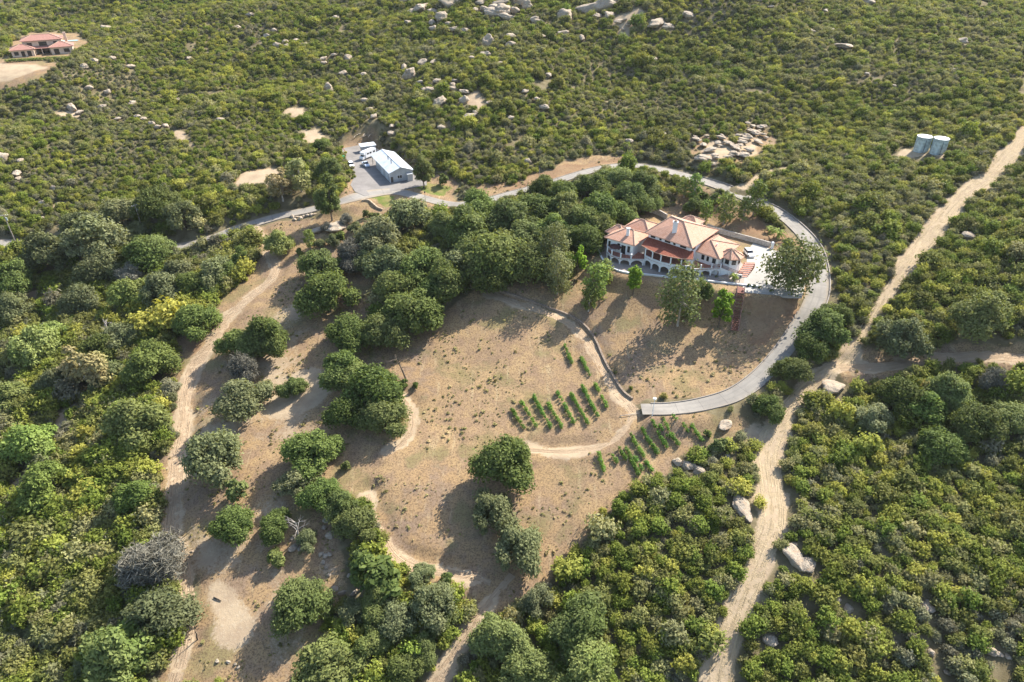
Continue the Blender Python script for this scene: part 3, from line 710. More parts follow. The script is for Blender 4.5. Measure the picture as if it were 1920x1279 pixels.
# individual trees: kind, u, v, width in the photograph's pixels, label (alone) ...
LONE = [
 ('oak','oak_tree',950,862,112,'round dark green oak standing alone below the vineyard rows'),
 ('grey_oak','oak_tree',920,957,92,'grey green oak just below the round oak in the dry field'),
 ('grey_oak','oak_tree',968,1018,104,'silvery grey oak at the bottom corner of the dry field'),
 ('oak','oak_tree',585,840,102,'dark oak beside the pale bare slope left of the big field clump'),
 ('oak','small_oak',549,724,52,'small upright oak alone on the pale bare slope'),
 ('grey_oak','oak_tree',403,852,108,'oak with a long shadow across the straight dirt track'),
 ('round_bush','shrub',446,915,58,'dense green bush touching the lower right of the track side oak'),
 ('grey_oak','oak_tree',448,740,90,'grey green oak between the dirt track and the bare slope'),
 ('dead','twiggy_tree',452,690,72,'silvery grey twiggy tree just above the oak by the dirt track'),
 ('oak','oak_tree',363,602,84,'dark round oak at the bend of the dirt track'),
 ('oak','oak_tree',613,548,104,'broad bright topped oak on the slope below the shed lawn'),
 ('oak','oak_tree',601,496,86,'dark oak just above the broad bright topped oak'),
 ('dead','twiggy_tree',661,470,72,'leafless grey tree among the oaks below the shed lawn'),
 ('grey_oak','oak_tree',718,440,88,'grey green oak below the curved garden wall'),
 ('grey_oak','oak_tree',757,398,84,'dark grey oak beside the driveway and the lawn'),
 ('light','tree',524,455,54,'yellow green tree alone above the dry wash'),
 ('tall','tall_tree',617,374,46,'tall green tree where the road meets the shed yard'),
 ('oak','oak_tree',621,314,46,'green tree shading the left edge of the shed yard'),
 ('oak','oak_tree',601,268,32,'dark tree behind the shed yard, on the brushy slope'),
 ('tall','tall_tree',793,317,40,'tall bright green tree at the end of the metal shed'),
 ('round_bush','small_tree',833,335,28,'small round bright tree between the shed lawn and the bank'),
 ('brown','brown_tree',560,325,62,'brownish half dead tree left of the shed yard'),
 ('brown','brown_tree',525,345,58,'brown leaved tree beside the pale bare patch left of the shed'),
 ('gum','gum_tree',1278,560,76,'big grey green gum tree in front of the villa arcade'),
 ('sycamore','sycamore_tree',1488,510,94,'airy spreading tree on the edge of the paved court and driveway'),
 ('sapling','sapling',1190,525,34,'bright lime green young tree in front of the curved patio'),
 ('sapling','sapling',1083,484,34,'slim lime green tree left of the villa patio'),
 ('sapling','young_tree',1353,580,44,'bright green bushy tree left of the red hillside stairs'),
 ('tall','young_tree',1326,545,26,'dark narrow shrub tree under the patio wall'),
 ('thin','young_tree',1118,530,48,'thin young tree on the slope left of the lime green one'),
 ('gum','gum_tree',1040,470,58,'pale gum tree at the edge of the wood left of the villa'),
 ('gum','gum_tree',1047,513,56,'pale leaning gum tree directly below another gum left of the villa'),
 ('thin','young_tree',1418,375,38,'slender tree casting shadow over the driveway bend'),
 ('thin','young_tree',1362,390,40,'wispy tree on the bed between the villa roof and the driveway'),
 ('thin','young_tree',1303,352,30,'small leafy tree at the inside of the driveway behind the villa'),
 ('oak','shrub_tree',1300,385,42,'dark shrubby tree behind the rear tiled pavilion'),
 ('grey_oak','oak_tree',1688,636,90,'grey green oak at the fork of the two dirt tracks'),
 ('oak','oak_tree',1850,584,104,'broad green oak above the shaded side track at the right edge'),
 ('oak','oak_tree',1690,744,84,'dark green oak below the shaded side track'),
 ('dead','twiggy_tree',1868,716,56,'grey twiggy bush below the side track at the right'),
 ('dead','twiggy_tree',285,1050,128,'large grey twiggy tree beside the bare ground at lower left'),
 ('grey_oak','oak_tree',280,1150,120,'pale grey oak between the twiggy tree and the bright green tree'),
 ('light','tree',220,1228,140,'vivid green tree at the lower left by the bare ground'),
 ('oak','oak_tree',568,1122,106,'tall oval oak with its shadow on the bare ground at the bottom'),
 ('light','tree',618,1240,120,'lighter green tree at the bottom edge below the oval oak'),
 ('oak','oak_tree',1093,1150,116,'big oak with a deep shadow beside the lower footpath'),
 ('light','tree',1090,1262,110,'pale green tree at the bottom edge below the big oak'),
 ('oak','oak_tree',440,985,76,'dark bushy oak left of the bleached dead tree'),
 ('oak','oak_tree',512,985,70,'oak right beside the bleached dead tree'),
 ('round_bush','shrub',514,1042,44,'round yellow green bush below the bleached dead tree'),
 ('grey_oak','oak_tree',551,905,70,'grey headed oak at the left border of the dry field'),
]
for k, n, u, v, w, lab in LONE:
    hf = 1.0
    if n in ('young_tree', 'sapling'): hf = 1.0
    plant(k, n, u, v, w, lab, 'shrub' if n == 'shrub' else 'tree', None, hf)
CLUMPS = [
 ('bushes below the shed lawn','scrubby bush on the bare slope below the curved lawn wall', [('round_bush',688,400,22),('dead',650,412,28),('round_bush',640,442,26),('grey_oak',668,424,26),('round_bush',705,405,20),('thin',580,450,22),('grey_oak',625,452,28),('dead',612,425,24),('round_bush',560,470,18),('grey_oak',600,455,20)]),
 ('oaks of the big clump in the dry field','dark green oak in the large clump at the left of the dry field', [('oak',640,690,88),('oak',695,728,104),('oak',718,780,90),('oak',655,768,80),('oak',672,710,80)]),
 ('oaks between dirt track and field','dark oak of the pair standing close together uphill of the big clump', [('oak',655,620,88),('oak',725,622,82)]),
 ('oaks in the middle of the bare slope','dark oak of the clump on the open slope right of the dirt track', [('oak',448,640,76),('oak',506,632,92)]),
 ('oaks below the lawn','oak of the broad crowded wood left of the footpath wall', [('grey_oak',735,492,88),('oak',798,492,100),('oak',835,535,96),('oak',738,542,84),('oak',775,582,116),('grey_oak',848,498,84),('oak',808,545,80),('grey_oak',690,490,50)]),
 ('trees in the wood between driveway and villa','dark tree of the dense wood between the driveway and the villa', [('oak',880,428,112),('oak',930,470,120),('oak',985,440,92),('light',888,388,76),('oak',960,405,92),('light',1040,425,66),('oak',1010,388,84),('oak',1060,392,78),('oak',1090,412,74),('oak',1130,388,82),('oak',1178,362,74),('oak',1212,348,74),('oak',1150,335,66),('oak',1105,350,66),('oak',1055,362,66),('oak',1085,445,76),('oak',995,492,92),('oak',925,510,90),('oak',1120,428,60),('oak',1160,402,66),('oak',840,420,70),('oak',1020,350,50),('oak',875,480,80),('light',900,400,60),('oak',1215,378,50),('oak',1180,405,44)]),
 ('trees along the valley road','oak in the line of trees along the left hand road', [('oak',272,468,86),('grey_oak',165,448,112),('grey_oak',92,470,92),('grey_oak',185,498,78),('grey_oak',330,508,70),('grey_oak',402,512,68),('oak',362,530,76),('tall',452,482,30),('oak',292,380,80),('grey_oak',340,404,66),('grey_oak',215,392,72),('dead',245,515,56),('oak',425,510,54),('grey_oak',150,420,60),('light',250,545,70),('grey_oak',300,545,78),('oak',390,540,44)]),
 ('trees in the valley bottom','tree in the leafy valley at the far left below the road', [('oak',275,680,104),('brown',155,685,92),('light',262,782,106),('light',45,830,96),('grey_oak',108,705,64),('grey_oak',232,625,70),('light',100,625,70),('grey_oak',20,572,68),('light',60,650,90),('grey_oak',150,560,70),('oak',190,650,70),('grey_oak',205,700,60),('oak',30,520,80),('light',15,740,70),('light',95,900,90),('light',250,930,80)]),
 ('bushes along the field border','bushy green tree in the line along the left and lower field border', [('oak',603,925,74),('oak',640,945,60),('oak',668,985,76),('round_bush',694,1062,124),('oak',722,1110,70),('grey_oak',580,1008,42)]),
 ('scrub trees by the lower footpath','scrubby tree of the thicket between bare ground and lower footpath', [('oak',700,1152,66),('grey_oak',745,1162,74),('grey_oak',815,1125,86),('oak',832,1160,56),('oak',950,1195,98),('grey_oak',1010,1120,60),('oak',765,1250,66),('oak',690,1212,64),('grey_oak',790,1080,50),('round_bush',840,1085,30),('oak',980,1255,90),('oak',795,1205,60),('grey_oak',660,1150,56)]),
 ('trees beside the lower driveway','dark dense tree between the driveway foot and the right hand track', [('oak',1548,612,84),('oak',1570,590,58),('oak',1515,650,60),('oak',1482,692,62),('oak',1440,765,60),('oak',1532,652,50)]),
 ('trees below the side track','green tree in the right hand thicket below the side track', [('oak',1790,738,82),('light',1740,760,76),('oak',1830,790,90),('grey_oak',1640,780,70),('oak',1760,830,80),('oak',1900,780,80)]),
 ('shrubs in the beds around the driveway','small shrub in the planted bed between villa and driveway', [('round_bush',1340,372,26),('thin',1325,395,28),('round_bush',1440,410,16),('round_bush',1478,450,16),('thin',1285,350,26),('thin',1395,395,26),('round_bush',1320,365,26)]),
 ('saplings on the slope below the villa','thin pale sapling on the dry slope under the patio', [('thin',1105,560,34),('thin',1135,515,30),('thin',1315,540,24),('thin',1065,500,36)]),
]
for grp, lab, L in CLUMPS:
    for k, u, v, w in L:
        nm = 'shrub' if k == 'round_bush' else 'sapling' if k == 'thin' else 'oak_tree' if 'oak' in lab else 'tree'
        plant(k, nm, u, v, w, lab, 'shrub' if nm == 'shrub' else 'tree', grp)

# ------------------------------------------------------------------ boulders
def boulder_mesh(seed, flat=.75, angular=.35):
    r = np.random.default_rng(seed); v, f = ico(4); v = v.copy(); K = r.normal(size=(9, 3)); K /= np.linalg.norm(K, axis=1)[:, None]
    for k in K: # planes shave the ball into facets
        d = v @ k; c = r.uniform(.62, .92); v -= np.where(d > c, (d-c)*(angular+.5), 0)[:, None]*k
    for s, a in ((1.7, .13), (3.9, .08), (8, .045), (15, .02)):
        q = r.normal(size=(3, 3))*s; v *= (1+a*(np.sin(v @ q[0]+1)*np.sin(v @ q[1]+2)+.5*np.sin(v @ q[2])))[:, None]
    v[:, 2] *= flat; return npmesh('boulder', v, f, M['granite'], smooth=True)
BOUL = [boulder_mesh(i, .62+.25*(i % 3)/2) for i in range(7)]
BPOS = []
def boulder(u, v, w, label, group=None, hf=1.0, stretch=1.0, rz=None):
    p = on_ground(u, v); W = w*project(p)[2]/1280/2; o = link('boulder', random.choice(BOUL)); s = W*1.05
    o.location = (p[0], p[1], p[2]+(max(s*.42*hf, min(.95, s*.8)) if v < 330 else s*.26*hf)); BPOS.append((p[0], p[1], W)); o.rotation_euler = (random.uniform(-.2, .2), random.uniform(-.2, .2), random.uniform(0, 6.28) if rz is None else rz); o.scale = (s*stretch, s/stretch**.5, s*hf)
    tag(o, label, 'boulder', group); return o
SOLO = [(828,42,27,1.3,1,'tall rounded boulder standing alone in the upper middle of the hillside'),(914,88,24,1.35,1,'tall cracked boulder on the upper hillside, below the ridge rocks'),(615,170,16,1.25,1,'upright pale boulder alone on the brushy slope above the shed'),
 (768,145,22,1.2,1.2,'leaning purplish boulder on the slope above the shed'),(1130,18,42,.9,1.2,'big shaded rock dome at the top beside the sandy gully'),(989,17,18,1.2,1,'hollowed pale boulder at the top of the picture'),
 (990,308,13,1.5,1,'upright reddish boulder beside the upper driveway'),(1316,302,32,.7,1.1,'broad light boulder at the lower left of the rock outcrop'),(1392,955,44,.45,1.5,'flat pale slab of rock beside the sandy track'),
 (1488,1045,38,.6,1.5,'long pale boulder on the right edge of the sandy track'),(1512,1062,34,.75,1.3,'pale boulder just right of the long boulder by the sandy track'),(1560,728,40,.6,1.2,'white boulder under the fork of the dirt tracks'),
 (1358,798,28,.5,1.4,'pale flat boulder right of the lower vines'),(1290,874,24,.8,1.1,'left one of the close boulder trio below the vines'),(1309,884,20,.8,1,'light boulder between two others below the vines'),(1270,868,18,.8,1,'shaded boulder at the back of the trio below the vines'),
 (1364,856,12,.8,1,'small white boulder in the brush left of the sandy track'),(1445,1203,28,.7,1,'pale boulder right of the sandy track near the bottom'),(1568,1124,16,.8,1,'small boulder in the right hand brush, upper of a close pair'),(1590,1142,18,.8,1,'small boulder in the right hand brush, lower of a close pair'),
 (1740,1140,24,.7,1.2,'grey boulder deep in the brush at lower right'),(1858,1222,20,.9,1,'split pale boulder near the lower right corner'),(1745,1225,14,1.1,1,'small upright boulder at the lower right'),(5,300,22,1.2,1,'pale boulder cut by the left edge of the picture'),(1628,8,26,.7,1.3,'pale rock at the top right of the hillside'),(1578,90,36,.35,1.7,'long flat rock slab on the upper right slope'),
 (635,428,40,.5,1.2,'smooth pale rock dome by the dry wash below the road'),(1225,115,14,.9,1,'reddish boulder under the small sandy gully'),(1241,255,14,.9,1,'white boulder above the driveway crest'),(1180,268,14,.8,1,'small white rocks above the upper driveway'),(596,433,26,.5,1.1,'pale rock slab above the yellow green tree'),(1815,444,24,.7,1,'grey boulder in the brush right of the sandy track')]
for u, v, w, hf, st_, lab in SOLO: boulder(u, v, w, lab, None, hf, st_)
GRP = [
 ('rocks along the top of the hill','pale granite boulder of the rocks along the top middle of the picture', [(776,28,16),(786,24,18),(790,18,14),(812,24,10),(842,12,18),(852,8,12),(900,8,10),(925,30,20),(945,26,22),(950,36,14),(928,18,16),(937,10,14),(975,8,16),(965,24,12),(908,20,10),(892,22,8),(810,46,8),(755,5,10),(776,5,10),(1110,22,22),(1145,6,22),(1122,34,10),(1142,32,12),(1060,36,18),(1003,40,10),(1010,44,9),(1232,48,18),(1252,54,12),(1290,32,14),(1160,44,9)]),
 ('boulders scattered over the middle hillside','rounded granite boulder scattered in the brush of the middle hillside', [(792,120,14),(814,119,10),(757,129,11),(790,157,8),(796,172,10),(806,172,14),(825,195,16),(852,170,10),(872,175,12),(918,197,10),(870,192,14),(880,222,16),(893,214,8),(958,225,10),(828,243,12),(736,240,8),(692,208,9),(700,222,7),(684,192,6),(733,254,7),(694,106,6),(653,110,9),(644,140,8),(682,143,8),(652,112,9),(626,106,8),(607,113,9),(608,121,8),(590,36,6),(628,36,7),(842,48,9),(850,58,8),(873,60,9),(895,98,9),(910,106,9),(886,112,8),(958,72,12),(956,86,12),(940,122,7),(985,175,10),(1028,145,8),(1055,65,9),(1017,72,8),(1090,75,8),(1020,205,14),(1008,190,9),(820,155,6),(853,155,6),(848,163,6),(700,45,6),(765,46,6),(812,57,7)]),
 ('rocks scattered over the left hillside','pale rock showing through the brush of the left hillside', [(200,58,14),(255,45,10),(160,128,12),(178,116,9),(212,112,8),(247,128,7),(168,168,10),(202,176,10),(136,206,14),(150,214,10),(192,203,8),(250,198,8),(258,222,9),(270,226,8),(222,226,7),(286,236,8),(297,242,9),(312,240,7),(335,190,6),(388,190,6),(414,228,7),(470,30,9),(445,54,5),(356,112,9),(32,328,14),(36,336,10),(80,382,12),(100,353,8),(110,388,12),(78,410,6),(515,60,8),(555,78,8),(520,88,9),(540,90,10),(500,70,10),(570,87,8),(535,82,7),(40,305,5)]),
 ('broken rocks of the outcrop above the driveway','broken pale rock of the outcrop above the driveway bend', [(1305,265,14),(1318,275,12),(1330,285,14),(1340,295,12),(1352,262,12),(1365,272,14),(1378,280,16),(1390,270,12),(1400,262,16),(1412,250,14),(1425,242,12),(1405,285,14),(1392,295,18),(1375,292,12),(1420,268,12),(1362,298,10),(1345,272,10),(1385,258,9),(1335,312,12),(1325,258,8),(1430,256,10),(1410,240,10)]),
 ('rocks in the right hand brush','small pale rock in the right hand brush', [(1500,1132,8),(1510,1155,8),(1595,1160,8),(1873,1228,12),(1890,1232,10),(1775,1262,12),(1740,1130,9),(1490,1020,10),(1560,60,7),(1520,62,9),(1548,24,8),(1805,80,12),(1785,135,7),(1625,143,8),(1675,164,6),(1450,146,5),(1445,16,8),(1425,2,10)]),
 ('stones of the dry wash','pale stone in the dry wash below the bleached dead tree', [(612,977,12),(620,1005,14),(608,990,9),(618,1040,9),(610,1043,10),(605,1055,8),(612,1065,7),(616,1078,8),(628,1105,12),(642,1112,10),(665,1112,9),(550,1028,16),(548,1010,8),(562,1030,8),(602,1040,8),(655,1080,8),(690,1100,10),(740,1135,7),(635,990,8),(575,1022,8)]),
 ('stones beside the valley road','tan rock of the row edging the road below the shed', [(548,407,8),(556,408,7),(563,410,8),(570,407,7),(577,405,8),(584,404,7),(553,412,6),(590,402,6)]),
 ('stones in the upper gully','stone in the sandy gully near the top of the picture', [(1172,40,9),(1180,44,10),(1186,38,8),(1178,50,8),(1168,58,7)]),
 ('stones by the bottom track','small white stone on the bare ground at the bottom', [(407,1240,7),(428,1242,6),(442,1246,6),(447,1252,6),(372,1028,5),(360,1035,5)]),
]
for grp, lab, L in GRP:
    if 'outcrop' in grp: L = L+[(u+random.uniform(-9, 9), v+random.uniform(-6, 6), w*random.uniform(.4, .8)) for u, v, w in L for _ in (0, 1)]
    for u, v, w in L: boulder(u, v, (max(w, 9.5) if 'scattered over' in grp or 'hill' in grp.split()[-1] else w)*(1.2 if 'outcrop' in grp else 1.0 if 'gully' in grp else 1.6 if v < 110 and 700 < u < 1300 else 1.3 if v < 330 else 1.1), lab, grp, random.uniform(.35, .6) if 'outcrop' in grp else random.uniform(.6, 1.0), random.uniform(1.0, 1.6))

# ------------------------------------------------------------------ chaparral shrubs
SHRUB = []          # meshes by species, about 3 m wide and 2 m tall
def shrub_lobes(r, n, R, H):
    return [(math.cos(a)*q, math.sin(a)*q, H*(.35+.28*r.random())*(1-.25*q/R), R*(.34+.2*r.random()), H*(.30+.16*r.random()))
            for a, q in [(2*math.pi*(k*.618+.2*r.random()), R*.66*math.sqrt((k+.2)/n)) for k in range(n)]]
SPEC = [('scrub_olive', 4), ('scrub_green', 4), ('scrub_yellow', 2), ('scrub_grey', 2)]
for mname, cnt in SPEC:
    for i in range(cnt):
        r = np.random.default_rng(2000+len(SHRUB)); R = 1.55; H = 2.0+.3*r.random()
        L = shrub_lobes(r, 6+int(r.integers(3)), R, H)
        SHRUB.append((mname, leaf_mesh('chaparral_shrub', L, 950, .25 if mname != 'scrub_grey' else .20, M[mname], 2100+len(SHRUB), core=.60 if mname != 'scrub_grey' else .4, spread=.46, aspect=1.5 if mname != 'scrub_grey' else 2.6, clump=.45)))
GRASS = [leaf_mesh('grass_tuft', [(0, 0, .16, .34, .22), (.3, .1, .12, .25, .18)], 34, .26, M['weed'], 3000+i, core=0, spread=.5, aspect=2.6, up=.6) for i in range(4)]

def fall(x, y):
    return CLEARED[np.clip(np.searchsorted(GY, y)-1, 0, len(GY)-2), np.clip(np.searchsorted(GX, x)-1, 0, len(GX)-2)]
TANKXY = [tuple(on_ground(u, v)[:2]) for u, v in [(1726, 282), (1757, 286), (1735, 296), (1700, 290)]]
def scatter():
    pts = []
    for (y0, y1, st) in ((40, 150, 1.9), (150, 230, 1.95), (230, 330, 1.9), (330, 450, 2.15), (450, 700, 2.8)):
        w = min(430, 110+y1*.80); xs = np.arange(-w, w, st); ys = np.arange(y0, y1, st)
        x, y = np.meshgrid(xs, ys); x = x.ravel()+rng.uniform(-.5, .5, x.size)*st*.95; y = y.ravel()+rng.uniform(-.5, .5, y.size)*st*.95
        z = G(x, y); u, v, d = project(np.stack([x, y, z], -1))
        k = (u > -230) & (u < 2150) & (v > -60) & (v < 1420) & (fall(x, y) < .30+.25*rng.random(x.size))
        gap = fbm(x, y, 26, 61)+fbm(x, y, 7, 67)*.6
        k &= gap > np.where((x > -30) & (y < 215), -.95, -.64)+.12*rng.random(x.size)
        pts.append(np.stack([x[k], y[k], z[k], np.full(k.sum(), st)], 1))
    P = np.vstack(pts)
    # leave room under the planted trees
    keep = np.ones(len(P), bool)
    for tx, ty, tr in PLANTED: keep &= (P[:, 0]-tx)**2+(P[:, 1]-ty)**2 > (tr*.62)**2
    for bx, by, bw in BPOS+[(*TP, 4.0) for TP in TANKXY]: keep &= (P[:, 0]-bx)**2+(P[:, 1]-by+.6)**2 > (bw*.95+1.15)**2
    P = P[keep]; n = len(P); x, y = P[:, 0], P[:, 1]
    big = fbm(x, y, 55, 71); right = sstep(-40, 120, x); mid = fbm(x, y, 15, 73)
    valley = sstep(20, -60, x+40)*sstep(250, 200, y)
    f = rng.random(n)+big*.45+mid*.55
    spec = np.where(f < .30-.16*right, 3, np.where(f < .68-.08*right+.05*valley, 0, np.where(f < 1.24-.12*right+.2*valley, 1, 2)))
    off = {0: (0, 4), 1: (4, 4), 2: (8, 2), 3: (10, 2)}
    idx = np.array([off[s][0] for s in spec])+np.array([rng.integers(off[s][1]) for s in spec])
    hill = sstep(225, 290, y); low = sstep(-.25, .35, fbm(x, y, 38, 77)+fbm(x, y, 11, 79)*.8)
    s = (P[:, 3]/2.15)**.8*(.62+.75*rng.random(n)**1.6)*(1-.28*hill*(1-low))*(1+.40*valley+.18*sstep(.1, .5, mid))*np.where(y < 230, 1.1, 1.08)*np.where(spec == 3, .8, 1)
    s = np.where(rng.random(n) < .035, s*1.7, s)
    edge = fall(x, y); s = s*(1-.45*np.clip(edge*2, 0, 1))
    return x, y, P[:, 2], idx, s
sx, sy, sz, sidx, ssc = scatter()
u_, v_, d_ = project(np.stack([sx, sy, sz+1], -1))
vis = (u_ > 5) & (u_ < 1915) & (v_ > 5) & (v_ < 1275)
order = np.argsort(np.where(vis, -ssc/d_, 9)); NIND = 285; own = order[:NIND]
WHERE = [('in the dense thicket right of the sandy track', lambda x, y: x > G_track(y)), ('in the thicket left of the sandy track', lambda x, y: x > -5), ('in the leafy valley at the left', lambda x, y: True)]
_rt = TRACKS['ridge']; _o = np.argsort(_rt[:, 1])
def G_track(y): return np.interp(y, _rt[_o, 1], _rt[_o, 0])
SPECWORD = {'scrub_olive': 'olive green', 'scrub_green': 'fresh green', 'scrub_yellow': 'yellow green', 'scrub_grey': 'grey brown'}
for i in own:
    mname, me = SHRUB[sidx[i]]
    wh = next(w for w, f in WHERE if f(sx[i], sy[i]))
    o = link('chaparral_shrub', me); o.location = (sx[i], sy[i], sz[i]-.08); o.rotation_euler = (0, 0, rng.uniform(0, 6.28)); q = ssc[i]; o.scale = (q, q, q*rng.uniform(.85, 1.2))
    tag(o, 'large %s chaparral shrub %s' % (SPECWORD[mname], wh), 'shrub', '%s shrubs %s' % (SPECWORD[mname], wh))
rest = np.ones(len(sx), bool); rest[own] = False

def stuff(name, label, P, idx, scale, meshes):
    """one object: points that carry one of a few plants each"""
    col = bpy.data.collections.new(name+'_kinds')
    for i, me in enumerate(meshes): col.objects.link(bpy.data.objects.new('%s_kind_%s' % (name, 'abcdefghijklmnop'[i]), me))
    n = len(P); me = bpy.data.meshes.new(name); me.vertices.add(n); me.vertices.foreach_set('co', np.ascontiguousarray(P, np.float32).ravel())
    a = me.attributes.new('kind_index', 'INT', 'POINT'); a.data.foreach_set('value', np.ascontiguousarray(idx, np.int32))
    a = me.attributes.new('turn', 'FLOAT_VECTOR', 'POINT'); a.data.foreach_set('vector', np.stack([rng.normal(0, .08, n), rng.normal(0, .08, n), rng.uniform(0, 6.28, n)], 1).astype(np.float32).ravel())
    a = me.attributes.new('size', 'FLOAT_VECTOR', 'POINT'); a.data.foreach_set('vector', np.stack([scale, scale, scale*rng.uniform(.8, 1.2, n)], 1).astype(np.float32).ravel())
    ng = bpy.data.node_groups.new(name, 'GeometryNodeTree'); ng.interface.new_socket('Geometry', in_out='INPUT', socket_type='NodeSocketGeometry'); ng.interface.new_socket('Geometry', in_out='OUTPUT', socket_type='NodeSocketGeometry')
    N = ng.nodes; gi = N.new('NodeGroupInput'); go = N.new('NodeGroupOutput'); ci = N.new('GeometryNodeCollectionInfo'); ci.inputs['Collection'].default_value = col
    ci.inputs['Separate Children'].default_value = True; ci.inputs['Reset Children'].default_value = True
    ip = N.new('GeometryNodeInstanceOnPoints'); ip.inputs['Pick Instance'].default_value = True
    def at(nm, ty):
        q = N.new('GeometryNodeInputNamedAttribute'); q.data_type = ty; q.inputs['Name'].default_value = nm; return q.outputs['Attribute']
    eu = N.new('FunctionNodeEulerToRotation'); K = ng.links
    K.new(gi.outputs[0], ip.inputs['Points']); K.new(ci.outputs[0], ip.inputs['Instance']); K.new(at('kind_index', 'INT'), ip.inputs['Instance Index'])
    K.new(at('turn', 'FLOAT_VECTOR'), eu.inputs[0]); K.new(eu.outputs[0], ip.inputs['Rotation']); K.new(at('size', 'FLOAT_VECTOR'), ip.inputs['Scale']); K.new(ip.outputs[0], go.inputs[0])
    o = link(name, me); m = o.modifiers.new('plants', 'NODES'); m.node_group = ng
    return tag(o, label, 'vegetation', None, 'stuff')
zone = np.where(sy > 235, 0, np.where(sx > np.minimum(G_track(sy), 60), 1, 2))
for zi, (nm, lab) in enumerate([('hillside_chaparral', 'dense olive green chaparral covering the boulder strewn hillside'), ('ridge_chaparral', 'thick green chaparral on both sides of the sandy track'), ('valley_scrub', 'mixed green scrub filling the valley and the edges of the fields')]):
    k = rest & (zone == zi)
    stuff(nm, lab, np.stack([sx[k], sy[k], sz[k]-.1], 1), sidx[k], ssc[k], [m for _, m in SHRUB])
print('shrubs', len(sx), [int((rest & (zone == z)).sum()) for z in range(3)])
# dry tufts and weeds on the cleared land
def weeds():
    n = 42000; x = rng.uniform(-200, 200, n); y = rng.uniform(60, 300, n)
    iy = np.clip(np.searchsorted(GY, y)-1, 0, len(GY)-2); ix = np.clip(np.searchsorted(GX, x)-1, 0, len(GX)-2)
    k = (FIELD[iy, ix] > .6) & (ROADMASK[iy, ix] > .6) & (PALE[iy, ix] < .75) & ~in_poly(x, y, PADW) & ~in_poly(x, y, YARDW)
    k &= (fbm(x, y, 12, 81)+fbm(x, y, 4, 83)*.7*1.3+rng.random(n)*.35 > .30)
    x, y = x[k], y[k]; n = len(x)
    return np.stack([x, y, G(x, y)-.03], 1), rng.integers(0, 4, n), .35+.75*rng.random(n)**4
wp, wi, ws = weeds()
stuff('dry_grass', 'straw coloured dry grass and low weeds on the cleared slopes', wp, wi, ws, GRASS)
print('weeds', len(wp))
# ------------------------------------------------------------------ building materials
M['stucco'] = flat('white_stucco', (.78, .775, .76), .9, var=.06)
M['cream'] = flat('cream_stucco', (.60, .47, .36), .9, var=.1)
M['tile'] = roof_mat('clay_roof_tiles', [(0.502, 0.261, 0.167), (0.618, 0.359, 0.248), (0.568, 0.324, 0.228)])
M['red_tile'] = roof_mat('red_roof_tiles', [(0.211, 0.0585, 0.0328), (0.281, 0.0936, 0.0546), (0.242, 0.078, 0.0468)])
M['ridge'] = flat('mortared_ridge_tiles', (0.452, 0.312, 0.226), .9, var=.25, scale=3)
M['glass'] = flat('dark_window_glass', (.018, .021, .026), .12, var=.1, spec=.6)
M['frame'] = flat('dark_window_frame', (.10, .085, .075), .6)
M['redwood'] = flat('red_stained_wood', (.22, .085, .06), .75, var=.25, scale=2)
M['far_tile'] = roof_mat('weathered_red_tiles', [(.34, .16, .125), (.44, .24, .19), (.40, .21, .165)])
M['redwood_pale'] = flat('faded_red_wood', (.40, .25, .20), .8, var=.25, scale=2)
M['terracotta'] = flat('terracotta_paving', (.42, .20, .14), .9, var=.2, scale=2)
M['stone_wall'] = flat('grey_block_wall', (.42, .38, .33), .95, var=.25, scale=2)
M['brownstone'] = flat('brown_rubble_wall', (.25, .19, .14), .95, var=.35, scale=2.5)
M['sheet_wall'] = metal_sheet_mat('grey_ribbed_wall', (.52, .545, .56), .45)
M['sheet_roof'] = metal_sheet_mat('pale_ribbed_roof', (.70, .735, .75), .6, .4, .15)
M['white_paint'] = flat('white_car_paint', (.80, .80, .79), .25, var=.02, spec=.6)
M['silver_paint'] = flat('silver_car_paint', (.50, .55, .60), .3, .3, var=.03, spec=.6)
M['tyre'] = flat('tyre_rubber', (.02, .02, .02), .85)
M['rim'] = flat('wheel_rim', (.5, .5, .5), .35, .8)
M['galv'] = flat('galvanised_tank_wall', (.42, .49, .49), .55, .2, var=.3, scale=.9)
M['tank_top'] = flat('white_tank_lid', (.82, .82, .80), .5, var=.05)
M['iron'] = flat('dark_iron', (.05, .05, .05), .5, .6)
M['pole'] = flat('weathered_pole_wood', (.36, .30, .25), .95, var=.25, scale=2)
M['lamp_glass'] = flat('white_lamp_globe', (.8, .8, .78), .4, var=.02)
M['orange'] = flat('orange_machine_paint', (.50, .16, .04), .6, var=.2)
M['green_plastic'] = flat('green_plastic', (.03, .30, .12), .6)
M['pool'] = flat('pool_water', (.30, .55, .58), .1, var=.05, spec=.6)
M['timber'] = flat('sun_bleached_timber', (.42, .35, .28), .95, var=.25, scale=2)
M['tan_stone'] = flat('tan_retaining_stone', (.45, .34, .23), .95, var=.3, scale=1.5)

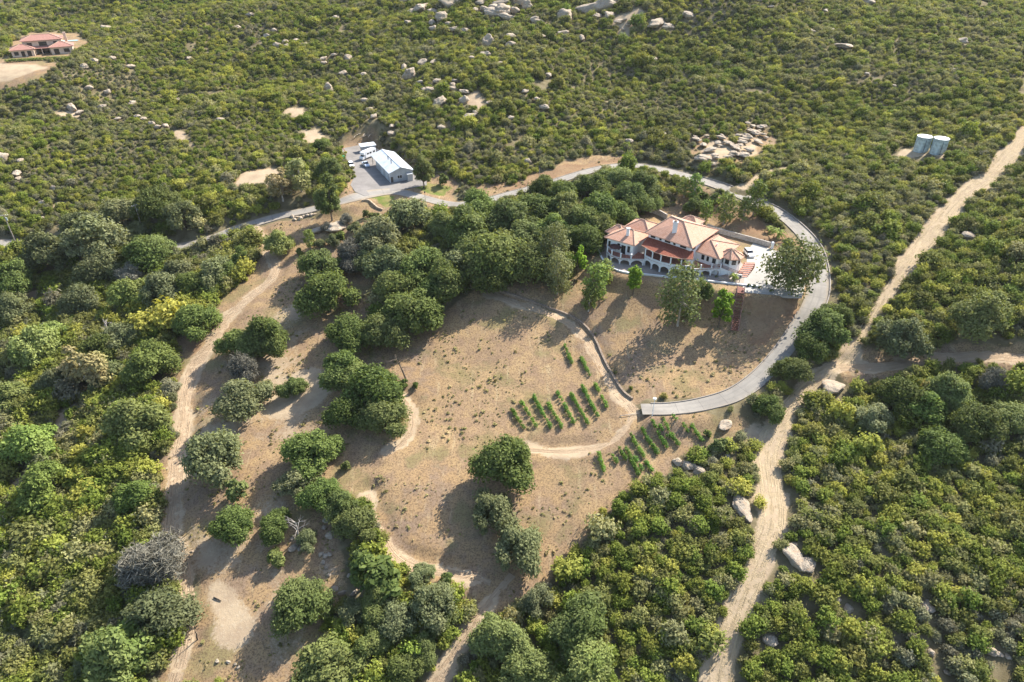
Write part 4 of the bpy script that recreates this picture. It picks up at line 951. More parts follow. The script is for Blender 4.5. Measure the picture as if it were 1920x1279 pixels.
def window(parent, a, d, t0, t1, z0, z1, out, kind='window'):
    """framed opening on the wall that starts at a and runs along d (unit), between distances t0 and t1; out = outward normal"""
    a = Vector((a[0], a[1], 0)); d = Vector((d[0], d[1], 0)); o = Vector((out[0], out[1], 0)); rz = math.atan2(d.y, d.x); w = t1-t0; h = z1-z0
    def pt(t, z, k): p = a+d*t+o*k; return (p.x, p.y, z)
    b = MB()
    for t in (t0+.05, t1-.05): b.box(pt(t, (z0+z1)/2, .04), (.10, .12, h), rz)
    for z in (z0+.05, z1-.05): b.box(pt((t0+t1)/2, z, .04), (w-.2, .12, .10), rz)
    if w > 1.1:
        for k in range(1, int(w/.8)+1): b.box(pt(t0+w*k/(int(w/.8)+1), (z0+z1)/2, .03), (.06, .08, h-.2), rz)
    f = b.build(kind, M['frame'], parent)
    MB().box(pt((t0+t1)/2, (z0+z1)/2, .005), (w-.12, .03, h-.12), rz).build('pane', M['glass'], f)
    return f
def wdir(p, q):
    v = Vector((q[0]-p[0], q[1]-p[1])); L = v.length; v /= L; return (v.x, v.y), (v.y, -v.x), L
def hip_roof(parent, cor, ez, r1, r2, rz, thick=.22, mat='tile'):
    """cor: front-left, front-right, back-right, back-left; r2-r1 is the ridge from left to right end (r1 right)"""
    FL, FR, BR, BL = [Vector((p[0], p[1], ez)) for p in cor]; A = Vector((r1[0], r1[1], rz)); B = Vector((r2[0], r2[1], rz)); b = MB()
    b.panel([FL, FR, A, B]); b.panel([FR, BR, A]); b.panel([BR, BL, B, A]); b.panel([BL, FL, B])
    dn = Vector((0, 0, thick))
    for p, q in ((FL, FR), (FR, BR), (BR, BL), (BL, FL)): b.face([p-dn, q-dn, q, p])
    b.face([BL-dn, BR-dn, FR-dn, FL-dn]); o = b.build('roof', M[mat], parent)
    c = MB(); up = Vector((0, 0, .05))
    for p, q in ((FL, B), (FR, A), (BR, A), (BL, B), (A, B)):
        if (p-q).length > .3: c.tube([p+up, q+up], .15, 6)
    c.build('ridge_tiles', M['ridge'], o); return o
def inset(cor, k):
    c = [Vector(p) for p in cor]; n = len(c); o = []
    for i in range(n):
        a, b, d = c[i-1], c[i], c[(i+1) % n]; e1 = (a-b).normalized(); e2 = (d-b).normalized(); o.append(tuple(b+(e1+e2)*k))
    return o
def arcade(parent, pts, top, open_h, base=0.0, th=.32, mat='stucco', pier=.45, closed_first=None):
    """white wall following pts with a round-headed arch between each pair; top may be a list"""
    b = MB(); tops = top if hasattr(top, '__len__') else [top]*len(pts); n = len(pts)
    for i in range(n-1):
        p, q = Vector((*pts[i], 0)), Vector((*pts[i+1], 0)); L = (q-p).length; d = (q-p)/L; o = Vector((d.y, -d.x, 0)); hw = L/2-pier/2
        def P(t, z, k): return p+d*t+o*k+Vector((0, 0, z))
        zt = lambda t: tops[i]+(tops[i+1]-tops[i])*t/L
        spring = max(.2, open_h-hw*.72); N = 10
        arc = [(L/2-hw, base)]+[(L/2-hw*math.cos(math.pi*k/N), spring+(open_h-spring)*math.sin(math.pi*k/N)) for k in range(N+1)]+[(L/2+hw, base)]
        for k in (0, -th):
            f = 1 if k == 0 else -1
            for (t0, t1) in ((0, L/2-hw), (L/2+hw, L)):
                Q = [P(t0, base, k), P(t1, base, k), P(t1, zt(t1), k), P(t0, zt(t0), k)]; b.face(Q[::f])
            for j in range(1, N+1):
                (t0, z0), (t1, z1) = arc[j], arc[j+1]; Q = [P(t0, z0, k), P(t1, z1, k), P(t1, zt(t1), k), P(t0, zt(t0), k)]; b.face(Q[::f])
        for j in range(len(arc)-1):
            (t0, z0), (t1, z1) = arc[j], arc[j+1]; b.face([P(t0, z0, 0), P(t0, z0, -th), P(t1, z1, -th), P(t1, z1, 0)])
        b.face([P(0, zt(0), 0), P(L, zt(L), 0), P(L, zt(L), -th), P(0, zt(0), -th)])
    for i in (0, n-1):
        p = pts[i]; q = pts[1] if i == 0 else pts[-2]; d = (Vector(q)-Vector(p)).normalized()
        b.box((p[0]+d.x*.05, p[1]+d.y*.05, (base+tops[i])/2), (.3, th+.05, tops[i]-base-.01), math.atan2(d.y, d.x))
    return b.build('arcade', M[mat], parent)
def railing(parent, p, q, z0, h, z1=None, mat='redwood'):
    p, q = Vector((p[0], p[1], z0)), Vector((q[0], q[1], z0 if z1 is None else z1)); b = MB(); L = (q-p).length; n = max(2, int(L/.28))
    up = Vector((0, 0, 1)); b.tube([p+up*h, q+up*h], .06, 4); b.tube([p+up*.12, q+up*.12], .04, 4); b.tube([p+up*h*.55, q+up*h*.55], .03, 4)
    for k in range(n+1): c = p.lerp(q, k/n); b.tube([c+up*.1, c+up*h], .035, 4, False)
    return b.build('railing', M[mat], parent)

# ------------------------------------------------------------------ the villa
VO = at_z(1265, 514, 0); VR = math.radians(-17.8747)
_ex = np.array([math.cos(VR), math.sin(VR)]); _ey = np.array([-math.sin(VR), math.cos(VR)])
def vw(x, y): return VO[:2]+_ex*x+_ey*y            # villa plan -> world
def build_villa():
    V = thing('villa', 'large white villa with clay tile roofs, arcade and curved balcony on the hillside pad', 'house', VO, VR)
    # main body
    main = [(-10.8, 7.9), (3.8, 1.1), (10.2, 16.7), (-4.4, 23.5)]; mw = inset(main, .9)
    MB().prism(mw, -.05, 8.1).build('wall', M['stucco'], V)
    r = hip_roof(V, main, 8.3, (-.1, 10.8), (-4.1, 13.6), 12.0)
    for (x, y, s, z0, z1) in ((-2.2, 7.4, 1.3, 8.6, 12.9),):
        ch = MB().box((x, y, (z0+z1)/2), (s, s*.8, z1-z0), .1).box((x, y, z1+.1), (s*1.2, s, .2), .1).build('chimney', M['stucco'], r)
        MB().box((x, y, z1+.35), (.9, .7, .3), .1).tube([(x, y, z1+.5), (x, y, z1+.95)], .16, 8).build('chimney_cap', M['ridge'], V)
    d, o, L = wdir(mw[0], mw[1])
    for t0, t1 in ((.06, .17), (.27, .32), (.40, .53), (.60, .65), (.76, .90)): window(V, mw[0], d, t0*L, t1*L, 7.05, 7.85, o)
    d, o, L = wdir(mw[1], mw[2])
    for t0, t1 in ((.08, .20), (.45, .58), (.75, .88)): window(V, mw[1], d, t0*L, t1*L, 6.5, 7.6, o)
    # left wing
    lw = [(-22.5, 6.0), (-12.7, 2.7), (-9.5, 12.2), (-19.3, 15.5)]; ww = inset(lw, .8)
    MB().prism(ww, -.05, 5.8).build('wall', M['stucco'], V)
    r = hip_roof(V, lw, 6.0, (-14.3, 9.1), (-16.4, 9.9), 8.2)
    MB().box((-15.6, 6.9, 7.9), (.85, .75, 2.9)).box((-15.6, 6.9, 9.42), (1.05, .95, .18)).build('chimney', M['stucco'], r)
    d, o, L = wdir(ww[0], ww[1])
    for t0, t1, z0, z1 in ((.05, .13, 3.1, 4.9), (.40, .50, 2.9, 4.9), (.56, .72, 2.0, 4.7), (.79, .89, 2.9, 4.9)): window(V, ww[0], d, t0*L, t1*L, z0, z1, o, 'door' if z0 < 2.5 else 'window')
    # rear left roofs
    for cor, ez, a, b, rz in (([(-23.3, 11.2), (-17.4, 9.2), (-15.2, 15.6), (-21.1, 17.6)], 5.5, (-18.9, 13.2), (-19.7, 13.6), 7.3),
                              ([(-18.6, 14.4), (-9.6, 11.4), (-6.6, 20.0), (-15.6, 23.0)], 6.1, (-12.0, 16.8), (-13.2, 17.4), 8.4)):
        MB().prism(inset(cor, .7), -.05, ez-.2).build('wall', M['stucco'], V); hip_roof(V, cor, ez, a, b, rz)
    # right wing and its many-sided bay
    rw = [(2.2, 6.8), (11.8, 2.2), (16.9, 13.9), (7.3, 18.6)]; rr = inset(rw, .7)
    MB().prism(rr, -.05, 5.3).build('wall', M['stucco'], V)
    r = hip_roof(V, rw, 5.5, (8.4, 9.4), (10.3, 13.6), 7.9)
    MB().tube([(10.3, 8.0, 6.6), (10.3, 8.0, 7.7)], .18, 8).build('vent_pipe', M['stucco'], V)
    d, o, L = wdir(rr[0], rr[1])
    for t0, t1 in ((.42, .52), (.60, .68), (.80, .92)): window(V, rr[0], d, t0*L, t1*L, 3.3, 4.8, o)
    cx, cy = 14.9, 6.7; N = 8
    oc = [(cx+2.7*math.cos(math.pi/8+2*math.pi*k/N-.42), cy+2.7*math.sin(math.pi/8+2*math.pi*k/N-.42)) for k in range(N)]
    MB().prism(oc, -.05, 5.15).build('wall', M['stucco'], V)
    b = MB(); c2 = MB(); ap = Vector((cx-.3, cy, 7.25)); E = [Vector((cx+3.6*math.cos(math.pi/8+2*math.pi*k/N-.42), cy+3.6*math.sin(math.pi/8+2*math.pi*k/N-.42), 5.35)) for k in range(N)]
    for k in range(N):
        p, q = E[k], E[(k+1) % N]; b.panel([p, q, ap]); b.face([p-Vector((0, 0, .22)), q-Vector((0, 0, .22)), q, p]); c2.tube([p+Vector((0, 0, .04)), ap+Vector((0, 0, .06))], .14, 6)
    b.face([e-Vector((0, 0, .22)) for e in E[::-1]]); ro = b.build('roof', M['tile'], V); c2.build('ridge_tiles', M['ridge'], ro)
    for k in range(N):
        p, q = oc[k], oc[(k+1) % N]; d, o, L = wdir(p, q)
        if o[1] < .3: window(V, p, d, L*.2, L*.8, 3.3, 4.7, o)
    # porch with columns under its own lean-to roof
    A = [(-9.4, 2.9), (-7.1, 1.2), (-4.5, -.1), (-1.6, -.8), (1.4, -.8), (4.3, -.1)]
    arcade(V, A, 3.35, 2.05)
    fl = MB(); W0, W1 = Vector(mw[0]), Vector(mw[1]); fl.prism(A+[(3.6, 4.5), (mw[1][0], mw[1][1]+.3), (mw[0][0], mw[0][1]+.3), (-10.2, 6.5)], 2.65, 2.85); fl.build('porch_floor', M['terracotta'], V)
    for p, q in zip(A[:-1], A[1:]): railing(V, (Vector(p)*.985+Vector((0, .15))), (Vector(q)*.985+Vector((0, .15))), 3.36, .0+.45)
    for x, y in A:
        MB().box((x, y+.14, 4.42), (.36, .36, 2.10)).box((x, y+.14, 5.35), (.50, .50, .16)).build('column', M['stucco'], V)
    bm = MB()
    for p, q in zip(A[:-1], A[1:]):
        d, o, L = wdir(p, q); m = (Vector(p)+Vector(q))/2; bm.box((m.x, m.y+.14, 5.52), (L+.1, .34, .18), math.atan2(d[1], d[0]))
    bm.build('beam', M['stucco'], V)
    E = [(-11.0, 4.4), (-8.6, 2.2), (-6.5, .75), (-4.2, -.35), (-1.9, -.95), (.3, -1.2), (2.3, -1.15), (4.6, -.6)]; pr = MB(); n = len(E)
    Wt = [(W0+(W1-W0)*(k/(n-1))) for k in range(n)]; Wt[0] = W0+Vector((-.2, -.1)); Wt[-1] = W1+Vector((.9, .2))
    for k in range(n-1):
        q = [Vector((*E[k], 5.65)), Vector((*E[k+1], 5.65)), Vector((*Wt[k+1], 6.85)), Vector((*Wt[k], 6.85))]; pr.panel(q); dn = Vector((0, 0, .2)); pr.face([v-dn for v in q[::-1]]); pr.face([q[0]-dn, q[1]-dn, q[1], q[0]])
    for k in (0, n-1):
        a_, b_ = Vector((*E[k], 5.65)), Vector((*Wt[k], 6.85)); Q = [a_-Vector((0, 0, .2)), a_, b_, b_-Vector((0, 0, .2))]; pr.face(Q if k == 0 else Q[::-1])
    o = pr.build('roof', M['red_tile'], V); c = MB(); c.tube([Vector((*e, 5.68)) for e in E], .10, 6); c.build('ridge_tiles', M['ridge'], o)
    d, o2, L = wdir(mw[0], mw[1])
    for t0, t1 in ((.04, .20), (.26, .42), (.48, .64), (.70, .92)): window(V, mw[0], d, t0*L, t1*L, 2.9, 5.2, o2, 'door')
    # curved balcony on arches at the left
    T = [(-21.6, 8.6), (-21.1, 4.6), (-19.4, 2.5), (-16.5, 1.4), (-13.4, 1.7), (-9.7, 2.75)]
    arcade(V, T, 2.05, 1.55); MB().prism(T+[(-9.9, 6.5), (-20.6, 11.2)], 1.62, 1.90).build('balcony_floor', M['terracotta'], V)
    for p, q in zip(T[:-1], T[1:]): railing(V, Vector(p)*.985, Vector(q)*.985, 2.06, 1.15)
    for x, y in T[1:-1]: MB().box((x*.99, y+.12, 2.75), (.40, .40, 1.5)).box((x*.99, y+.12, 3.56), (.52, .52, .12)).build('pillar', M['stucco'], V)
    # terrace and curved steps at the right
    R = [(4.3, -.1), (7.0, .8), (9.9, 2.2), (12.4, 3.2)]
    arcade(V, R, 2.45, 1.75); MB().prism(R+[(12.6, 5.5), (4.6, 6.5)], 2.02, 2.30).build('terrace_floor', M['terracotta'], V)
    for p, q in zip(R[:-1], R[1:]): railing(V, p, q, 2.46, 1.0)
    for x, y in R[1:]: MB().box((x, y+.12, 3.05), (.38, .38, 1.2)).build('pillar', M['stucco'], V)
    Cs = [(12.6, 3.0), (14.6, 2.2), (17.0, 2.3), (18.8, 3.6)]; ct = [2.5, 2.3, 1.6, .9]
    b = MB()
    for i in range(3):
        p, q = Cs[i], Cs[i+1]; P0 = Vector((p[0], p[1], 0)); Q0 = Vector((q[0], q[1], 0)); zz = [.9 if i == 1 else 0, .9 if i == 1 else 0]
        nrm = Vector(wdir(p, q)[1]+(0,))*.3
        lo = [(.0, 1.25), (1.25, .75), (.75, .0)][i]
        F_ = [P0+Vector((0, 0, lo[0])), Q0+Vector((0, 0, lo[1])), Q0+Vector((0, 0, ct[i+1])), P0+Vector((0, 0, ct[i]))]; b.face(F_); Bk = [v-nrm for v in F_]; b.face(Bk[::-1])
        for k in range(4): b.face([F_[k], Bk[k], Bk[(k+1) % 4], F_[(k+1) % 4]])
    b.build('curved_stair_wall', M['stucco'], V)
    for i in range(3): railing(V, Cs[i], Cs[i+1], ct[i]+.02, 1.0, ct[i+1]+.02)
    st = MB()
    for k in range(8): st.box((18.6+k*.26, 4.2+k*.95, .10+k*.10), (3.0, .95, .20+.2*k), .25)
    st.build('entry_steps', M['terracotta'], V)
    ed = MB()
    for k in range(8): ed.box((18.6+k*.26+.12, 3.73+k*.95, .14+k*.2), (3.0, .08, .10), .25)
    ed.build('step_nosing', M['stucco'], V)
    return V
build_villa()
def build_pavilion():
    cor = [(-3.0, 27.6), (3.4, 25.4), (5.6, 30.5), (-.8, 32.7)]; m = vw(1.3, 29); z = float(G(*m))-.1
    o = thing('pavilion', 'small clay tiled pavilion on posts behind the villa', 'pavilion', (VO[0], VO[1], 0), VR)
    hip_roof(o, cor, 5.0, (1.9, 28.7), (.7, 29.4), 6.7)
    for x, y in inset(cor, .6): MB().box((x, y, (z+4.8)/2), (.35, .35, 4.8-z)).build('post', M['stucco'], o)
build_pavilion()

def vpts(L): return [tuple(vw(*p)) for p in L]
EDGE = [(-24.2, 14.5), (-24.5, 10.9), (-23.9, 7.4), (-21.6, 2.2), (-18.9, -1.4), (-15.4, -3.4), (-11.6, -3.8), (-7.2, -3.2), (-1.1, -2.7), (5.8, -1.9), (10, -1.7), (13.4, -1.5), (18.2, -1.2), (23.7, -.9)]
EW = resample(np.array([list(p)+[0] for p in EDGE]), 1.0)[:, :2]
slab('patio', vpts([tuple(p) for p in EW])+vpts([(23.7, 3), (18, 14), (12, 19), (0, 22), (-22, 20)]), -.5, .03, concrete_mat('patio_paving', (.37, .31, .26), 0))
COURT = [(1391,548),(1396,520),(1400,490),(1402,470),(1412,456),(1452,469),(1478,479),(1511,486),(1514,500),(1512,525),(1504,556),(1480,556),(1450,553),(1415,550)]
slab('paved_court', [at_z(u, v, 0)[:2] for u, v in COURT], -.6, .05, M['paving'])
def wall_along(name, P, h, w, mat, label, cat, cap=None, below=1.0):
    """free-standing wall along world points (x, y, z base)"""
    P = np.asarray(P, float); d, r, L = frame2(P); b = MB()
    sec = [(-w/2, -below), (-w/2, h), (w/2, h), (w/2, -below)]
    R = [[Vector((P[i, 0]+r[i, 0]*a, P[i, 1]+r[i, 1]*a, P[i, 2]+z)) for a, z in sec] for i in range(len(P))]
    for i in range(len(R)-1):
        for k in range(3): b.panel([R[i][k], R[i+1][k], R[i+1][k+1], R[i][k+1]][::-1])
    b.face(R[0]); b.face(R[-1][::-1])
    if cap is None: return tag(b.build(name, mat), label, cat)
    o = thing(name, label, cat, (0, 0, 0)); b.build('wall', mat, o); c = MB()
    for i in range(len(P)-1):
        q = [Vector((P[j, 0]+r[j, 0]*a, P[j, 1]+r[j, 1]*a, P[j, 2]+h+z)) for j, z in ((i, 0), (i+1, 0)) for a in (-w/2-.06, w/2+.06)]
        up = Vector((0, 0, .1)); c.face([q[0]+up, q[1]+up, q[3]+up, q[2]+up][::-1]); c.face([q[0], q[2], q[2]+up, q[0]+up][::-1]); c.face([q[1], q[3], q[3]+up, q[1]+up])
    c.build('coping', cap, o); return o
wall_along('patio_wall', [(*vw(x, y), 0) for x, y in EW[4:]], .34, .30, M['stucco'], 'low white wall curving round the edge of the villa patio', 'wall', M['stucco'], 3.2)
wall_along('garden_wall', resample(np.array([at_z(u, v, 0) for u, v in [(1325,428),(1352,438),(1400,451),(1443,463)]]), 1.5), 1.5, .3, M['stone_wall'], 'grey garden wall behind the white car on the court', 'wall', M['stone_wall'])
wall_along('garden_wall', resample(np.array([at_z(u, v, 0) for u, v in [(1218,398),(1232,402),(1250,412)]]), 1.0), 1.8, .3, M['stone_wall'], 'short pale wall at the back left corner of the villa', 'wall', M['stone_wall'])
g = thing('gate_pillar', 'white pillar at the right end of the grey garden wall', 'pillar', at_z(1447, 466, 0)); MB().box((0, 0, 1.0), (.7, .7, 2.0)).build('shaft', M['stucco'], g); MB().box((0, 0, 2.1), (.9, .9, .2), top=.6).build('cap', M['stucco'], g)
pu = thing('patio_umbrella', 'dark brown round umbrella on the left balcony of the villa', 'umbrella', (*vw(-18.6, 4.9), 1.9))
MB().lathe([(2.0, 2.1), (1.1, 2.45), (0, 2.75)], 10).lathe([(2.0, 2.0), (2.0, 2.1)], 10).build('canopy', flat('brown_canvas', (.10, .045, .035), .9), pu); MB().tube([(0, 0, 0), (0, 0, 2.4)], .05, 6).build('pole', M['pole'], pu)
bn = thing('bench', 'pale bench on the patio near the hillside stairs', 'bench', (*vw(13.2, -.4), .03), VR)
MB().box((0, 0, .45), (1.8, .5, .08)).build('seat', M['timber'], bn); MB().box((0, .24, .75), (1.8, .07, .5)).build('backrest', M['timber'], bn)
for x in (-.75, .75): MB().box((x, 0, .205), (.1, .45, .41)).build('leg', M['timber'], bn)

# red stairs down the slope
def hillside_stairs():
    a = at_z(1389, 541, -.1); b = on_ground(1377, 622); o = thing('hillside_stairs', 'long straight flight of red wooden stairs down the slope below the court', 'stairs', (0, 0, 0))
    A, B = Vector(a), Vector(b)+Vector((0, 0, .1)); d = B-A; h = Vector((d.x, d.y, 0)).normalized(); s = Vector((-h.y, h.x, 0)); n = 24; rz = math.atan2(h.y, h.x)
    for k in range(n):
        t = (k+.5)/n; p = A+d*t; g_ = float(G(p.x, p.y)); p.z = max(p.z, g_+.35)
        MB().box((p.x, p.y, p.z), (.40, 1.8, .10), rz).build('tread', M['redwood'], o)
    for q in (-1, 1):
        m = MB(); P = []
        for k in range(9): p = A+d*(k/8)+s*q*.95; p.z = max(p.z, float(G(p.x, p.y))+.38); P.append(p)
        m.tube([p+Vector((0, 0, .05)) for p in P], .13, 4); m.build('stringer', M['redwood_pale'], o)
        m = MB(); m.tube([p+Vector((0, 0, .95)) for p in P], .05, 5)
        for p in P: m.tube([p, p+Vector((0, 0, .95))], .04, 5, False)
        m.build('handrail', M['redwood'], o)
hillside_stairs()
PW = resample(np.array([on_ground(u, v) for u, v in [(894,531),(950,551),(1010,572),(1075,597),(1111,630),(1136,683),(1165,732),(1186,750)]]), 1.0); PW[:, 2] = G(PW[:, 0], PW[:, 1])
wall_along('path_wall', PW, .65, .5, M['brownstone'], 'long low brown stone wall along the footpath below the villa', 'wall')
LW = resample(np.array([on_ground(u, v) for u, v in [(678,378),(690,377),(700,384),(708,391),(718,395)]]), .8)
wall_along('lawn_wall', LW, .7, .5, M['tan_stone'], 'curved tan wall along the lower edge of the shed lawn', 'wall')

# ------------------------------------------------------------------ metal shed
def build_shed():
    z = -.40; a = at_z(732.2, 342.5, z); b = at_z(774.5, 335.8, z); a, b = Vector(a), Vector(b); ex = (b-a); W = ex.length; ex.normalize(); rz = math.atan2(ex.y, ex.x)
    L = 19.0; ext = 5.5; H = 3.9; RH = 5.5
    o = thing('metal_shed', 'long grey metal shed with pale ribbed roof on the asphalt yard', 'shed', a, rz)
    w = MB()
    w.panel([(0, 0, 0), (W, 0, 0), (W, 0, H), (W/2, 0, RH-.12), (0, 0, H)]); w.panel([(W, L, 0), (0, L, 0), (0, L, H), (W/2, L, RH-.12), (W, L, H)])
    w.panel([(0, L, 0), (0, 0, 0), (0, 0, H), (0, L, H)]); w.panel([(W, 0, 0), (W, L, 0), (W, L, H), (W, 0, H)]); w.build('wall', M['sheet_wall'], o)
    r = MB(); e = .5; oz = H-(RH-H)*e/(W/2)+.06
    for s in (0, 1):
        x0 = -e if s == 0 else W+e
        q = [Vector((x0, L+ext, oz)), Vector((x0, -e, oz)), Vector((W/2, -e, RH+.06)), Vector((W/2, L+ext, RH+.06))]
        if s: q = [q[1], q[0], q[3], q[2]]
        r.panel(q); r.face([v-Vector((0, 0, .12)) for v in q[::-1]])
        r.face([q[0]-Vector((0, 0, .12)), q[1]-Vector((0, 0, .12)), q[1], q[0]])
        ya = -e
        for ya in (-e, L+ext): r.face([Vector((x0, ya, oz-.12)), Vector((W/2, ya, RH-.06)), Vector((W/2, ya, RH+.06)), Vector((x0, ya, oz))])
    ro = r.build('roof', M['sheet_roof'], o)
    tr = MB(); tr.box((W/2, (L+ext-e)/2, RH+.10), (.5, L+ext+e, .07)); tr.build('ridge_cap', M['sheet_roof'], ro)
    for x, y in ((W*.33, 7.0), (W*.36, 12.0)): MB().tube([(x, y, H+.6), (x, y, RH+.9)], .16, 8).box((x, y, RH+.95), (.45, .45, .14)).build('roof_vent', M['iron'], ro)
    for y in (L+ext-.6,):
        for x in (.0, W): MB().box((x, y, H/2), (.2, .2, H)).build('post', M['pole'], o)
    f = MB(); x0, x1 = W*.32, W*.52
    for x in (x0, x1, (x0+x1)/2): f.box((x, -.04, 1.75), (.1, .1, 1.2))
    for zz in (1.1, 2.4): f.box(((x0+x1)/2, -.04, zz), (x1-x0+.2, .12, .1))
    fr = f.build('window', M['stucco'], o); MB().box(((x0+x1)/2, -.015, 1.75), (x1-x0-.12, .03, 1.18)).build('pane', M['glass'], fr)
    MB().box((W*.82, -.9, 1.35), (2.0, 1.7, 2.7)).box((W*.82, -.95, 2.75), (2.4, 2.1, .12)).build('lean_to_cabinet', M['sheet_wall'], o)
    for y in (4.5, 10.5): MB().box((-.03, y, 1.5), (.06, 3.4, 3.0)).build('roller_door', M['sheet_roof'], o)
    MB().box((W*.08, -.03, 1.05), (.95, .06, 2.1)).build('door', M['frame'], o)
    for x in (.0, W): MB().box((x, -.03, H/2), (.18, .10, H)).build('corner_trim', M['stucco'], o)
    return a, ex, rz, W, L, ext
SH = build_shed()
yz = -.38
st = thing('low_shed', 'low grey flat roofed lean-to behind the long metal shed', 'shed', at_z(690, 281, 0), SH[2])
MB().box((0, 0, 1.1), (6.0, 3.2, 2.2)).build('wall', M['sheet_wall'], st); MB().box((0, 0, 2.32), (6.8, 4.0, .16), tilt=Matrix.Rotation(.09, 3, 'X')).build('roof', M['sheet_roof'], st)

# ------------------------------------------------------------------ vehicles (built pointing along +x)
def wheels(o, L, w, r):
    for x in (-L*.30, L*.31):
        for y in (-1, 1):
            b = MB(); prof = [(r*.62, -.11), (r, -.11), (r, .11), (r*.62, .11)]
            def ringp(rr, yy, n=16): return [Vector((x+rr*math.cos(2*math.pi*k/n), y*(w/2-.10)+yy, r+rr*math.sin(2*math.pi*k/n))) for k in range(n)]
            R = [ringp(*q) for q in prof]
            for i in range(3):
                for k in range(16): b.face([R[i][k], R[i][(k+1) % 16], R[i+1][(k+1) % 16], R[i+1][k]])
            wh = b.build('wheel', M['tyre'], o); c = MB(); c.face([p for p in ringp(r*.62, .09*y)][::-y]); c.build('rim', M['rim'], wh)
def car(name, label, loc, rz, paint, L=4.7, W=1.85, H=1.65, prof=None, cat='car'):
    """prof: rows of (x along -1..1, belt height, roof height) as fractions"""
    o = thing(name, label, cat, loc, rz); prof = prof or [(-1, .50, .50), (-.97, .58, .62), (-.90, .60, .96), (-.3, .60, 1.0), (.10, .60, .97), (.38, .60, .62), (.80, .54, .545), (.96, .46, .465), (1, .34, .345)]
    b = MB(); g = MB(); w = W/2; sec = []
    for x, bh, rh in prof:
        k = 1-.10*max(0, abs(x)-.7)/.3; rw = w*k*(.80 if rh > bh+.1 else .95)
        sec.append([Vector((x*L/2, -w*k, .28)), Vector((x*L/2, -w*k, bh*H)), Vector((x*L/2, -rw, rh*H)), Vector((x*L/2, rw, rh*H)), Vector((x*L/2, w*k, bh*H)), Vector((x*L/2, w*k, .28))])
    for i in range(len(sec)-1):
        a, c = sec[i], sec[i+1]; cab = max(prof[i][2]-prof[i][1], prof[i+1][2]-prof[i+1][1]) > .1
        steep = cab and abs(prof[i][2]-prof[i+1][2]) > .18
        b.face([a[0], c[0], c[1], a[1]]); b.face([a[5], a[4], c[4], c[5]]); b.face([a[0], a[5], c[5], c[0]])
        (g if cab else b).face([a[1], c[1], c[2], a[2]]); (g if cab else b).face([a[3], c[3], c[4], a[4]])
        (g if steep else b).face([a[2], c[2], c[3], a[3]])
        if cab and not steep:
            for s_, t_ in ((1, 2), (4, 3)): b.tube([a[s_].lerp(c[s_], .0), a[t_]], .05, 4, False)
    b.face([sec[0][k] for k in (0, 1, 2, 3, 4, 5)]); b.face([sec[-1][k] for k in (5, 4, 3, 2, 1, 0)])
    b.build('body', paint, o); g.build('windows', M['glass'], o); wheels(o, L, W, .36)
    for y in (-1, 1):
        MB().box((L/2*.97, y*w*.62, .40*H), (.12, .38, .16)).build('headlight', M['lamp_glass'], o); MB().box((-L/2*.99, y*w*.72, .5*H), (.08, .22, .22)).build('tail_light', M['orange'], o)
    return o
def aim(u0, v0, u1, v1, z): p, q = at_z(u0, v0, z), at_z(u1, v1, z); return math.atan2(q[1]-p[1], q[0]-p[0])
car('parked_car', 'white sport utility car parked on the court beside the villa', at_z(1404, 478, .05), aim(1396, 468, 1411, 483, 0), M['white_paint'])
car('parked_car', 'white car parked in the open on the shed yard', at_z(659, 312, yz), aim(655, 305, 663, 319, yz), M['white_paint'], 4.6, 1.9, 1.75)
PICK = [(-1, .55, .56), (-.98, .56, .57), (-.22, .56, .57), (-.18, .58, .98), (.08, .58, 1.0), (.20, .58, .96), (.40, .58, .62), (.85, .54, .545), (1, .40, .405)]
car('pickup_truck', 'silver pickup truck parked beside the shed roof overhang', at_z(686, 311, yz), aim(679, 303, 692, 315, yz), M['silver_paint'], 5.6, 2.0, 1.85, PICK, 'truck')
def motorhome():
    o = thing('motorhome', 'white motorhome parked behind the metal shed', 'motorhome', at_z(690, 296, yz), aim(709, 287, 679, 299, yz))
    MB().box((-.9, 0, 1.95), (6.4, 2.4, 2.5)).box((2.7, 0, 2.65), (1.3, 2.3, 1.05)).box((-.9, 0, 3.24), (6.5, 2.46, .08)).build('body', M['white_paint'], o)
    b = MB(); b.prism([(2.32, -1.0), (4.1, -.95), (4.1, .95), (2.32, 1.0)], .45, [2.1, 1.25, 1.25, 2.1]); b.build('cab', M['white_paint'], o)
    MB().box((3.0, 0, 1.78), (1.35, 1.7, .06), tilt=Matrix.Rotation(.45, 3, 'Y')).build('windscreen', M['glass'], o)
    for x in (-2.8, -.6, 1.0):
        for y in (-1.22, 1.22): MB().box((x, y, 2.3), (1.1, .05, .6)).build('window', M['glass'], o)
    MB().box((-.5, 0, 3.42), (1.0, .8, .28)).build('roof_vent', M['stucco'], o); wheels(o, 7.0, 2.2, .40)
motorhome()
bn = thing('wheeled_bin', 'bright green plastic bin at the left edge of the shed yard', 'bin', at_z(643, 299, yz)); MB().box((0, 0, .75), (1.3, 1.1, 1.3), .4, 1.12).build('body', M['green_plastic'], bn); MB().box((0, 0, 1.46), (1.55, 1.3, .1), .4).build('lid', M['green_plastic'], bn)
og = thing('machine', 'small orange machine at the upper left edge of the shed yard', 'machine', at_z(635, 288, yz), .6)
MB().box((0, 0, .9), (2.6, 1.5, .8)).box((-.5, 0, 1.7), (1.1, 1.3, .9)).build('body', M['orange'], og); MB().tube([(1.2, 0, 1.1), (2.2, 0, 2.1), (3.0, 0, .5)], .15, 6).build('boom', M['orange'], og); wheels(og, 2.6, 1.6, .42)

